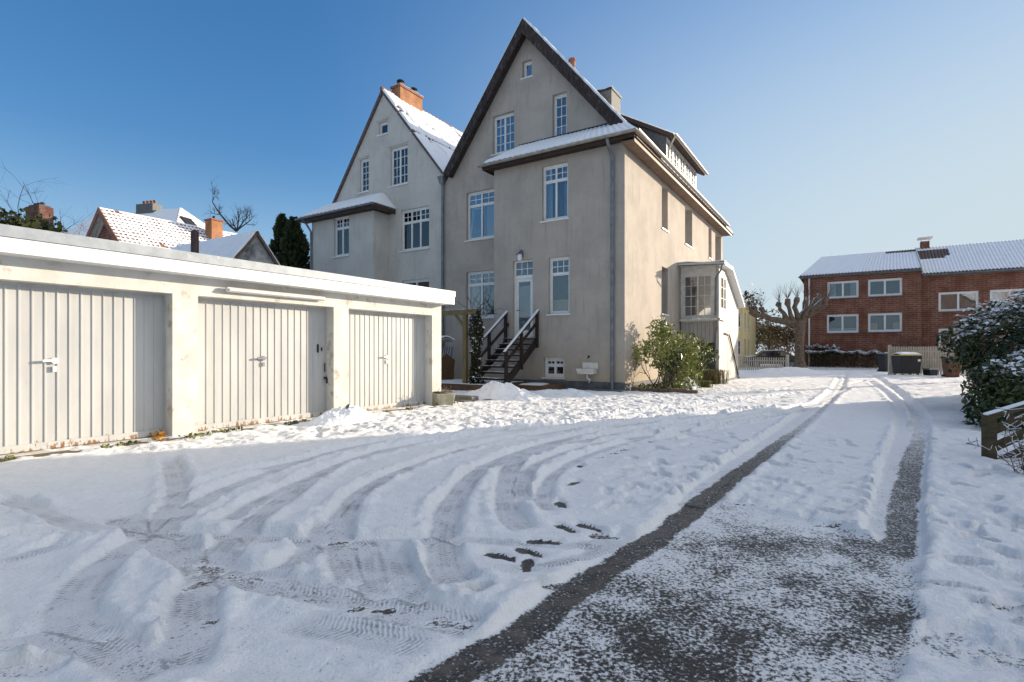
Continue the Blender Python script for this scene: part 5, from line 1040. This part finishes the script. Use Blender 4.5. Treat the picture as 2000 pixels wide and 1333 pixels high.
for i in range(9): branch(m,(random.gauss(0,.5),random.gauss(0,.1),0),(random.gauss(0,.6),0,1),2.2,.03,3,(2,4),.8,.03,5,.6,.2)
m.build('stem', BARKD, cl)
# pollarded lime
pt = at(1562,718,38); pol = thing('pollard_tree', 'pollarded tree with knobbly stubs and upright shoots near the brick house', 'tree', (pt[0],pt[1],0))
def pp_(px, py, dy=0): q = at(px, py, 38+dy); return (q[0]-pt[0], q[1]-pt[1], q[2])
m = Mesh(); m.tube([(0,0,-.1),(0,0,.25),(-.02,0,.8),(0,.05,1.8),(.02,0,2.8),(.0,0,3.6)],[.62,.42,.31,.28,.32,.40],14); PBARK = mat('pollard bark', (.20,.15,.105), (.11,.08,.06), 7, rough=.9, bs=.9, bscale=14, bdist=.05); m.build('trunk', PBARK, pol, smooth=True)
limbs = [([(1558,632),(1535,628),(1510,626),(1495,619),(1478,616),(1463,608)],0),([(1500,622),(1490,612),(1487,602)],.0),([(1540,628),(1524,606),(1520,590)],.2),([(1552,630),(1541,608),(1537,584)],-.3),([(1560,628),(1553,600),(1557,582)],.3),([(1566,630),(1577,608),(1590,600),(1617,583)],-.2),([(1575,615),(1592,588),(1600,578)],.4),([(1572,622),(1600,606),(1612,592)],-.9),([(1558,632),(1570,606),(1575,585)],.9),([(1478,614),(1474,606),(1472,600)],.2)]
m = Mesh(); heads = []; q = Mesh()
for L_, dv in limbs:
    pts = [Vector(pp_(x, y, dv*i/len(L_)*2)) for i, (x,y) in enumerate(L_)]; r0 = .24 if len(L_) > 3 else .19
    fine_ = [];
    for a, b in zip(pts[:-1], pts[1:]): fine_ += [a.lerp(b, f) for f in (0,.33,.66)]
    fine_.append(pts[-1]); fine_ = [p+Vector((random.gauss(0,.03),random.gauss(0,.03),random.gauss(0,.03))) for p in fine_]; k = len(fine_)
    rs_ = [r0*(1-.45*i/(k-1))*random.uniform(.85,1.2) for i in range(k)]; rs_[-1] = .17; rs_[-2] = .21; m.tube(fine_, rs_, 9); heads.append(fine_[-1])
    for i in range(0,k-1): q.sheet(*[fine_[i]+Vector((0,s*rs_[i]*.6,rs_[i]*.92)) if e == 0 else fine_[i+1]+Vector((0,s*rs_[i+1]*.6,rs_[i+1]*.92)) for s, e in ((-1,0),(-1,1),(1,1),(1,0))],2,2,lambda u,v:.04) if random.random() < .75 else None
m.build('limb', PBARK, pol, smooth=True); q.build('limb_snow', SNOW, pol)
m = Mesh()
for h_ in heads:
    for i in range(16): m.tube(wander(h_,(random.gauss(0,.35),random.gauss(0,.35),1),random.uniform(.7,1.5),4,.1)[0],[.014,.011,.008,.006,.004],3)
m.build('shoots', TWIG, pol)
pt2 = at(1992,700,24); p2 = thing('pollard_tree', 'small pollarded tree with reddish shoots rising behind the evergreen hedge', 'tree', (pt2[0],pt2[1],0)); m = Mesh(); m.tube([(0,0,0),(.05,0,1.8),(-.02,0,3.2),(.02,0,3.5)],[.2,.15,.14,.17],9); m.build('trunk', BARKD, p2)
m = Mesh()
for i in range(70): m.tube(wander((0,0,3.4),(random.gauss(0,.9),random.gauss(0,.9),.8),random.uniform(.6,1.1),4,.12)[0],[.012,.01,.007,.005,.003],3)
m.build('shoots', TWIGR, p2)
# trees and shrubs at the end of the lane
def bare_tree(name, label, c, h, r, depth, n, leaf=None, nl=0, group=None, spread=.7, lmat=LEAFO, bark=TWIG, ls=.2, cat='tree'):
    o = thing(name, label, cat, c, 0, group); m = Mesh(); tips = []
    tr_, e = wander((0,0,0),(0,0,1),h*.35,4,.06); m.tube(tr_,[r,r*.85,r*.75,r*.7,r*.62],8)
    for i in range(n): branch(m, tr_[random.randint(2,4)], (random.gauss(0,.5),random.gauss(0,.5),1), h*.36, r*.45, depth, (3,4), spread, .05, 5, .62, .15, tips)
    m.build('trunk', bark, o)
    if nl:
        T = np.array([tuple(q) for q in tips]); P = T[rng.integers(0,len(T),nl)]+rng.normal(size=(nl,3))*h*.03; quads_np('crown', leaf_quads(P,ls,.6,.1), lmat, o, rng.integers(0,len(lmat),nl) if isinstance(lmat,list) else None)
    return o
bare_tree('ornamental_tree', 'thin tree still holding dark leaves above the yellow house', (*at(1463,700,55)[:2],0), 8.6, .14, 2, 7, True, 900, lmat=[BARKD, LEAFB, LEAFD], ls=.28, spread=.8)
bare_tree('ornamental_tree', 'low brown twiggy tree left of the pollarded trunk', (*at(1500,700,58)[:2],0), 7.2, .14, 2, 7, True, 600, lmat=[LEAFB, BARKD], ls=.22, spread=.9)
for i, (px, py, h_, lab, lm) in enumerate([(1475,700,4.6,'olive green bush behind the parked car',[LEAFO,LEAFY,TWIG]),(1508,700,4.9,'tawny winter bush between car and pollarded trunk',[LEAFB,LEAFO,TWIG]),(1540,700,4.6,'yellowish twiggy bush just left of the pollarded trunk',[LEAFO,STRAW,TWIG]),(1572,700,4.2,'thin brown bush against the brick house end wall',[LEAFB,TWIG])]):
    o = bare_tree('garden_bush', lab, (*at(px,py,56-i)[:2],0), h_, .07, 3, 9, True, 1300, lmat=lm, ls=.17, spread=1.0, cat='bush')
hedge_row('boundary_hedge','tall tawny boundary hedge closing the end of the lane',at(1400,700,66)[:2],at(1625,700,60)[:2],4.4,2.2,9000,[LEAFB,LEAFO,STRAW,TWIG],.05,.24)
# parked car behind the picket fence
CARP = mat('black car paint', (.012,.013,.016), (.016,.017,.02), 3, rough=.22, spec=.6)
car = thing('parked_car', 'dark parked car behind the short picket fence', 'car', (*at(1506,716,43)[:2],0), -.25)
prof = [(-2.05,.32),(-2.1,.62),(-1.98,.85),(-1.2,.95),(-.65,1.38),(.75,1.42),(1.45,1.02),(2.0,.9),(2.12,.6),(2.05,.3)]
m = Mesh(); 
secs = [(-.84,.93),(-.80,.98),(-.6,1.0),(.6,1.0),(.80,.98),(.84,.93)]
for (ya,sa_),(yb2,sb) in zip(secs[:-1],secs[1:]):
    for (a,b),(c,d) in zip(prof,prof[1:]+prof[:1]): m.poly([(a*sa_,ya,.3+(b-.3)*sa_),(c*sa_,ya,.3+(d-.3)*sa_),(c*sb,yb2,.3+(d-.3)*sb),(a*sb,yb2,.3+(b-.3)*sb)])
for yy, s_ in ((-.84,.93),(.84,.93)): m.poly([(a*s_,yy,.3+(b-.3)*s_) for a,b in prof])
m.build('body', CARP, car)
m = Mesh()
for yy in (-.835,.805): m.prism([(-1.0,.98),(-.55,1.30),(.05,1.33),(.05,.98)],1,yy-.01,yy+.03); m.prism([(.12,.98),(.12,1.33),(.68,1.33),(1.2,1.0)],1,yy-.01,yy+.03)
m.build('side_window', GLASS, car)
for sx_ in (-1.3,1.3):
    for sy in (-.78,.78):
        m = Mesh(); m.tube([(sx_,sy-.1,.32),(sx_,sy+.1,.32)],.32,18); w_ = m.build('wheel', BLACK, car); m = Mesh(); m.tube([(sx_,sy-.108,.32),(sx_,sy+.108,.32)],.19,12); m.build('rim', ZINC, w_)
for yy in (-.6,.6): m = Mesh(); m.box(-2.06,-1.98,yy-.18,yy+.18,.62,.76); m.build('headlight', WHITE, car)
m = Mesh(); m.sheet((-.6,-.58,1.385),(.7,-.58,1.42),(.7,.58,1.42),(-.6,.58,1.385),10,8,lambda u,v:.05,drop=.05); m.sheet((-1.95,-.6,.86),(-1.2,-.6,.96),(-1.2,.6,.96),(-1.95,.6,.86),6,8,lambda u,v:.03,drop=.03); m.build('car_snow', SNOW, car)
# yellow house beyond the porch
YH = mat('pale yellow render', (.76,.62,.34), (.70,.56,.28), 3, rough=.85); yc = at(1451,700,44)
yel = thing('yellow_house', 'pale yellow house showing past the end of the porch', 'house', (yc[0],yc[1],0), ROT)
yw = [(-2.4,-1.3,1.0,2.3),(-2.4,-1.3,3.4,4.7),(-.95,-.15,1.0,2.3),(-.95,-.15,3.3,4.6)]; ys = [(.6,1.5,1.0,2.4),(.6,1.5,3.2,4.6),(2.4,3.3,1.0,2.4),(2.4,3.3,3.2,4.6)]
m = Mesh(); wall(m,[(-8,0),(0,0),(0,5.2),(-8,5.2)],yw,0,.12); m.M = SM; wall(m,[(0,0),(7,0),(7,5.2),(0,5.2)],ys,0,.12); m.M = None; m.poly([(0,7,0),(-8,7,0),(-8,7,5.2),(0,7,5.2)]); m.poly([(-8,7,0),(-8,0,0),(-8,0,5.2),(-8,7,5.2)]); m.build('wall',[YH,ROOM],yel)
for r_ in yw: window(yel,r_,.08,[(1,2,(1,2))])
for r_ in ys: window(yel,r_,.08,[(1,2,(1,2))],M=SM)
m = Mesh(); m.hexa([(-8.3,-.3,5.2),(.3,-.3,5.2),(.3,7.3,5.2),(-8.3,7.3,5.2)],[(-6,3.4,6.6),(-3,3.4,6.6),(-3,3.6,6.6),(-6,3.6,6.6)]); m.build('roof', ROOFSNOW, yel)

# ---------------------------------------------------------------- houses beyond the garages
def foot(px, py, Y): q = at(px, py, Y); return (q[0], q[1], 0)
RTILE = mat('snow flecked red tile', (.24,.10,.06), (.30,.15,.09), 8, rough=.75)
gA = at(212,411,30); bh = thing('brick_cottage', 'brick gabled cottage with snow flecked tile roof behind the garages', 'house', (gA[0],gA[1],0), ROT)
az = gA[2]; hwid = 4.3; ezz = az-.86*hwid
m = Mesh(); wall(m,[(-hwid,0),(hwid,0),(hwid,ezz),(0,az-.1),(-hwid,ezz)],[(.55,1.0,6.0,7.55)],0,.1); m.poly([(hwid,0,0),(hwid,9,0),(hwid,9,ezz),(hwid,0,ezz)]); m.poly([(-hwid,0,0),(-hwid,0,ezz),(-hwid,9,ezz),(-hwid,9,0)]); m.poly([(hwid,9,0),(-hwid,9,0),(-hwid,9,ezz),(0,9,az-.1),(hwid,9,ezz)]); m.build('wall',[BRICK,ROOM],bh)
window(bh,(.55,1.0,6.0,7.55),.02,[(1,1,(1,1))])
def tflecks(u, v, k): return -.105 if ((v*17) % 1 < .42 and math.sin(u*150)*.5+.5+k*.8 > .62) else 0
def flecked(parent, q, rows, cols, name='roof'):
    m = Mesh(); a,b,c,d = [Vector(p) for p in q]; m.slab([a,b,c,d],.12); o = m.build(name, RTILE, parent); nrm = (b-a).cross(d-a).normalized(); s = Mesh()
    for j in range(rows):
        for i in range(cols):
            k = fbm(np.array([i*.35]),np.array([j*.5]),2,3)[0]
            if k > .40: continue
            w_ = .42+.25*random.random()+k*.5; h_ = .30+.14*random.random()+k*.4
            for u0,u1,v0,v1 in ((i+.0,i+1.,j+h_,j+1.),(i+w_,i+1.,j+.0,j+h_)):
                P = [a.lerp(b,u/cols).lerp(d.lerp(c,u/cols),v/rows)+nrm*.03 for u,v in ((u0,v0),(u1,v0),(u1,v1),(u0,v1))]; s.poly(P)
    s.build('roof_snow', ROOFSNOW, o); return o
flecked(bh, [(hwid+.4,-.45,az-.86*(hwid+.4)),(hwid+.4,9.2,az-.86*(hwid+.4)),(0,9.2,az+.05),(0,-.45,az+.05)], 19, 42)
m = Mesh(); m.slab([(0,-.45,az+.05),(0,9.2,az+.05),(-hwid-.4,9.2,az-.86*(hwid+.4)),(-hwid-.4,-.45,az-.86*(hwid+.4))],.12); m.build('rear_roof', ROOFSNOW, bh)
for s in (-1,1):
    m = Mesh(); m.hexa([(0,-.5,az-.30),(s*(hwid+.4),-.5,az-.30-.86*(hwid+.4)),(s*(hwid+.4),-.455,az-.30-.86*(hwid+.4)),(0,-.455,az-.30)],[(0,-.5,az+.07),(s*(hwid+.4),-.5,az+.07-.86*(hwid+.4)),(s*(hwid+.4),-.455,az+.07-.86*(hwid+.4)),(0,-.455,az+.07)]); m.build('barge_board', TILER, bh)
    m = Mesh(); m.slab([(0,-.45,az-.16),(s*(hwid+.3),-.45,az-.16-.86*(hwid+.3)),(s*(hwid+.3),-.01,az-.16-.86*(hwid+.3)),(0,-.01,az-.16)],.03*s); m.build('gable_soffit', OFFWHITE, bh)
# hipped house further back with slate chimney
hA = at(352,407,38); hp = thing('hipped_house', 'house with hipped snowy roof and grey chimney behind the brick cottage', 'house', (hA[0],hA[1],0), R(-14)); z2 = hA[2]
m = Mesh(); m.box(-7.5,2.6,-3.2,4.0,0,z2-3.0); m.build('wall', BRICK, hp)
m = Mesh(); m.slab([(-7.9,-3.6,z2-3.1),(3.1,-3.6,z2-3.1),(0,0,z2),(-7.9,0,z2)],.1); m.slab([(3.1,3.9,z2-3.1),(-7.9,3.9,z2-3.1),(-7.9,0,z2),(0,0,z2)],.1); hr_ = m.build('roof', ROOFSNOW, hp)
flecked(hp, [(3.1,-3.6,z2-3.1),(3.1,3.9,z2-3.1),(.05,.05,z2),(.0,-.05,z2)], 14, 24, 'hip_roof')
m = Mesh(); m.slab([(1.0,-1.0,z2-.9),(1.6,-1.0,z2-1.5),(1.6,-.1,z2-1.5),(1.0,-.1,z2-.9)],-.06); m.M=None; m.build('skylight', BLACK, hp)
cA = at(273,416,38); v_ = Vector((cA[0]-hA[0],cA[1]-hA[1],0)); v_.rotate(Matrix.Rotation(R(14),3,'Z'))
m = Mesh(); m.box(v_.x-.75,v_.x+.75,-.35,.45,z2-.6,z2+.42); c_ = m.build('chimney', SLATEL, hp)
for i in range(4): m = Mesh(); m.lathe([(.09,0),(.09,.2),(.12,.22),(.12,.3),(.08,.31)],(v_.x-.45+i*.32,.05,z2+.42),10); m.build('chimney_pot', TILER, c_)
oc = at(418,465,34); m = Mesh(); m.box(-.36,.36,-.36,.36,0,at(418,433,34)[2]); o = thing('brick_chimney_house','small snowy roof with an orange brick chimney stack','house',(oc[0],oc[1],0),R(-30)); m.build('chimney', BRICKO, o); m = Mesh(); m.box(-.42,.42,-.42,.42,at(418,433,34)[2],at(418,432,34)[2]+.06); m.build('chimney_cap', TILER, o); m = Mesh(); m.lathe([(.10,0),(.10,.25),(.06,.3)],(0,0,at(418,433,34)[2]+.05),10); m.build('chimney_pot', BLACK, o)
m = Mesh(); m.box(-2.5,2.5,-1.9,1.9,0,7.0); m.build('wall', BRICKD, o); m = Mesh(); m.slab([(-2.8,-2.2,6.9),(2.8,-2.2,6.9),(2.8,0,8.3),(-2.8,0,8.3)],.1); m.slab([(2.8,2.2,6.9),(-2.8,2.2,6.9),(-2.8,0,8.3),(2.8,0,8.3)],.1); m.build('roof', ROOFSNOW, o)
# dark brick chimney house, far left
dA = at(143,440,40); dk = thing('dark_roofed_house', 'house at far left with dark brick chimney and snowy lean roof', 'house', (dA[0],dA[1],0), R(-20)); zc = at(143,420,40)[2]
m = Mesh(); m.box(-5,6,-2.5,5,0,8.6); m.build('wall', BRICKD, dk); m = Mesh(); m.slab([(-5.4,-2.9,8.5),(6.4,-2.9,8.5),(5.0,1.5,11.2),(-2,1.5,11.2)],.12); m.slab([(6.4,5.4,8.5),(-5.4,5.4,8.5),(-2,1.5,11.2),(5.0,1.5,11.2)],.12); m.slab([(6.4,-2.9,8.5),(6.4,5.4,8.5),(5.0,1.5,11.2),(5.0,1.49,11.2)],.12); m.build('roof', ROOFSNOW, dk)
m = Mesh(); m.box(-.75,.75,-2.6,-1.7,7.5,zc); c_ = m.build('chimney', BRICKD, dk); m = Mesh(); m.box(-.6,.6,-2.5,-1.8,zc,zc+.12); [m.tube([(x,-2.15,zc+.1),(x,-2.15,zc+.32)],.14,8) for x in (-.35,0,.35)]; m.build('chimney_cap', BLACK, c_)
# rough outbuilding
ROUGH = mat('blotchy old render', (.38,.38,.37), (.26,.265,.27), 1.6, rough=.95, c3=(.07,.075,.08), s3=1.1, th3=(.46,.62), bs=.6, bscale=12, bdist=.02)
sA = at(500,452,20); sh = thing('outbuilding', 'old outbuilding with blotchy gable and snow covered roof behind the garages', 'outbuilding', (sA[0],sA[1],0), R(57.5)); z3 = sA[2]; sr = 1.3; hw_ = 2.1
m = Mesh(); m.poly([(-hw_,0,0),(hw_,0,0),(hw_,0,z3-sr*hw_),(0,0,z3-.08),(-hw_,0,z3-sr*hw_)]); m.poly([(-hw_,0,0),(-hw_,0,z3-sr*hw_),(-hw_,6,z3-sr*hw_),(-hw_,6,0)]); m.poly([(hw_,0,0),(hw_,6,0),(hw_,6,z3-sr*hw_),(hw_,0,z3-sr*hw_)]); m.poly([(-hw_,6,0),(-hw_,6,z3-sr*hw_),(0,6,z3-.08),(hw_,6,z3-sr*hw_),(hw_,6,0)]); m.build('wall', ROUGH, sh)
m = Mesh(); e_ = hw_+.15; m.slab([(-e_,6.2,z3-sr*e_),(-e_,-.12,z3-sr*e_),(0,-.12,z3),(0,6.2,z3)],.09); m.slab([(e_,-.12,z3-sr*e_),(e_,6.2,z3-sr*e_),(0,6.2,z3),(0,-.12,z3)],.09); ro = m.build('roof', TILE, sh)
m = Mesh(); m.sheet((-e_,6.2,z3-sr*e_),(-e_,-.08,z3-sr*e_),(-.0,-.08,z3+.0),(-.0,6.2,z3),40,20,lambda u,v:.06+.06*fbm(np.array([u*12]),np.array([v*9.]),3,2)[0]*(1-v*.3),drop=.05); m.sheet((e_,-.08,z3-sr*e_),(e_,6.2,z3-sr*e_),(0,6.2,z3),(0,-.08,z3),20,12,lambda u,v:.05+.05*fbm(np.array([u*12]),np.array([v*9.]),3,2)[0],drop=.05); m.build('roof_snow', ROOFSNOW, ro)
fl = foot(380.5,475,15.5); m = Mesh(); zt = at(380,453,15.5)[2]; m.tube([(0,0,0),(0,0,zt)],.105,14); m.tube([(0,0,zt),(0,0,zt+.03)],.085,14); o = m.build('flue_pipe', mat('brown flue metal',(.07,.04,.035),(.05,.03,.028),4,rough=.5)); o.location = fl; tag(o,'brown metal flue pipe rising just behind the garage roof','flue')
# trees beyond the garages
bt = bare_tree('bare_tree', 'bare spreading tree rising from ivy at the far left', (*at(30,500,15)[:2],0), 6.7, .13, 3, 14, spread=.75, bark=BARK)
P, d = shell_points(5200,(0,0,0),(1.35,1.2,1.3),.35,.5,seed=40); c_ = at(42,462,14.2); ivb = thing('ivy_bush','dense yellowish ivy bush behind the left end of the garage roof','bush',(c_[0],c_[1],0)); m = Mesh()
for i in range(8): branch(m,(random.gauss(0,.2),random.gauss(0,.2),0),(random.gauss(0,.15),random.gauss(0,.15),1),3.2,.05,2)
m.build('stem',BARKD,ivb); quads_np('leaves',leaf_quads(P+np.array([-.35,0,3.85]),.12,.75,.1),[IVY,LEAFD],ivb,(rng.random(len(P))<.35).astype(int))
o = bare_tree('bare_tree','leaning bare fruit tree behind the blotchy outbuilding',(*at(452,500,26)[:2],0),7.2,.13,3,4,spread=.7,bark=BARK)
m = Mesh(); a = Vector(at(462,452,25))-o.location; b = Vector(at(398,389,25))-o.location
for k_ in range(5): branch(m,a,(b-a) if k_==0 else Vector((random.gauss(.5,.6),random.gauss(0,.4),.8)),1.75 if k_ == 0 else .95,.055 if k_==0 else .04,3,(6,8) if k_==0 else (4,5),.85,.04,5,.45 if k_==0 else .6,.09)
m.build('limb',BARK,o)
for px, py, Y, lab in ((551,421,27,'narrow dark conifer, the left and taller of the touching pair'),(574,427,26,'narrow conifer touching the corner of the white house')):
    q = at(px,py,Y); o = thing('conifer',lab,'conifer',(q[0],q[1],0),0,'conifers beside the white house'); m = Mesh(); m.tube([(0,0,0),(0,0,q[2]*.6),(0,0,q[2]*.97)],[.16,.1,.02],8); m.build('trunk',BARKD,o)
    n = 7500; f = rng.random(n)**.8; zz = q[2]*(.25+.75*f); rad = (1-f)**.8*1.45*(1+.5*fbm(zz*2.2,zz*.7,3,int(px)))+.05; th = rng.random(n)*6.28; rad = rad*(1+.55*fbm(th*1.2+px,zz*1.7,3,8)*2); rr = rad*(.35+.65*rng.random(n)**.6)
    P = np.stack([rr*np.cos(th),rr*np.sin(th),zz+rr*.35],-1); dd_ = np.stack([np.cos(th),np.sin(th),np.ones(n)*1.2],-1); T = unit(dd_+rng.normal(size=(n,3))*.3); B = unit(np.cross(T,rng.normal(size=(n,3)))); s = .22*(1+.3*rng.normal(size=(n,1))).clip(.4,2)
    quads_np('crown',np.stack([P-T*s*.5,P+B*s*.2,P+T*s*.5,P-B*s*.2],1),[NEEDLE,leaf_mat('olive needle',(.05,.06,.012),(.03,.045,.012),1.5,.6)],o,(rng.random(n)<.35).astype(int))
# tall neighbour on the right, outside the frame, whose shadow lies over the yard
nb = thing('neighbour_house','brick neighbour house beyond the hedge that shades the yard','house',(18.9,18.2,0),0)
m = Mesh(); nwin = [(-15+i*3.2,-13.5+i*3.2,z,z+1.4) for i in range(4) for z in (1.0,3.7)]
NM = Matrix(((0,1,0,0),(1,0,0,0),(0,0,1,0),(0,0,0,1)))
m.M = NM; wall(m,[(-17,0),(0,0),(0,5.8),(-17,5.8)],nwin,0,.12); m.M = None
m.poly([(0,0,0),(0,0,5.8),(4,0,8.6),(8,0,5.8),(8,0,0)]); m.poly([(0,-17,0),(8,-17,0),(8,-17,5.8),(4,-17,8.6),(0,-17,5.8)]); m.poly([(8,0,0),(8,0,5.8),(8,-17,5.8),(8,-17,0)]); m.build('wall',[BRICK,ROOM],nb)
for r_ in nwin: window(nb,r_,.06,[(1,2,(1,1))],M=NM)
m = Mesh(); m.slab([(-.3,.2,5.75),(-.3,-17.2,5.75),(4,-17.2,8.75),(4,.2,8.75)],-.12); m.slab([(8.3,-17.2,5.75),(8.3,.2,5.75),(4,.2,8.75),(4,-17.2,8.75)],-.12); m.build('roof',ROOFSNOW,nb)
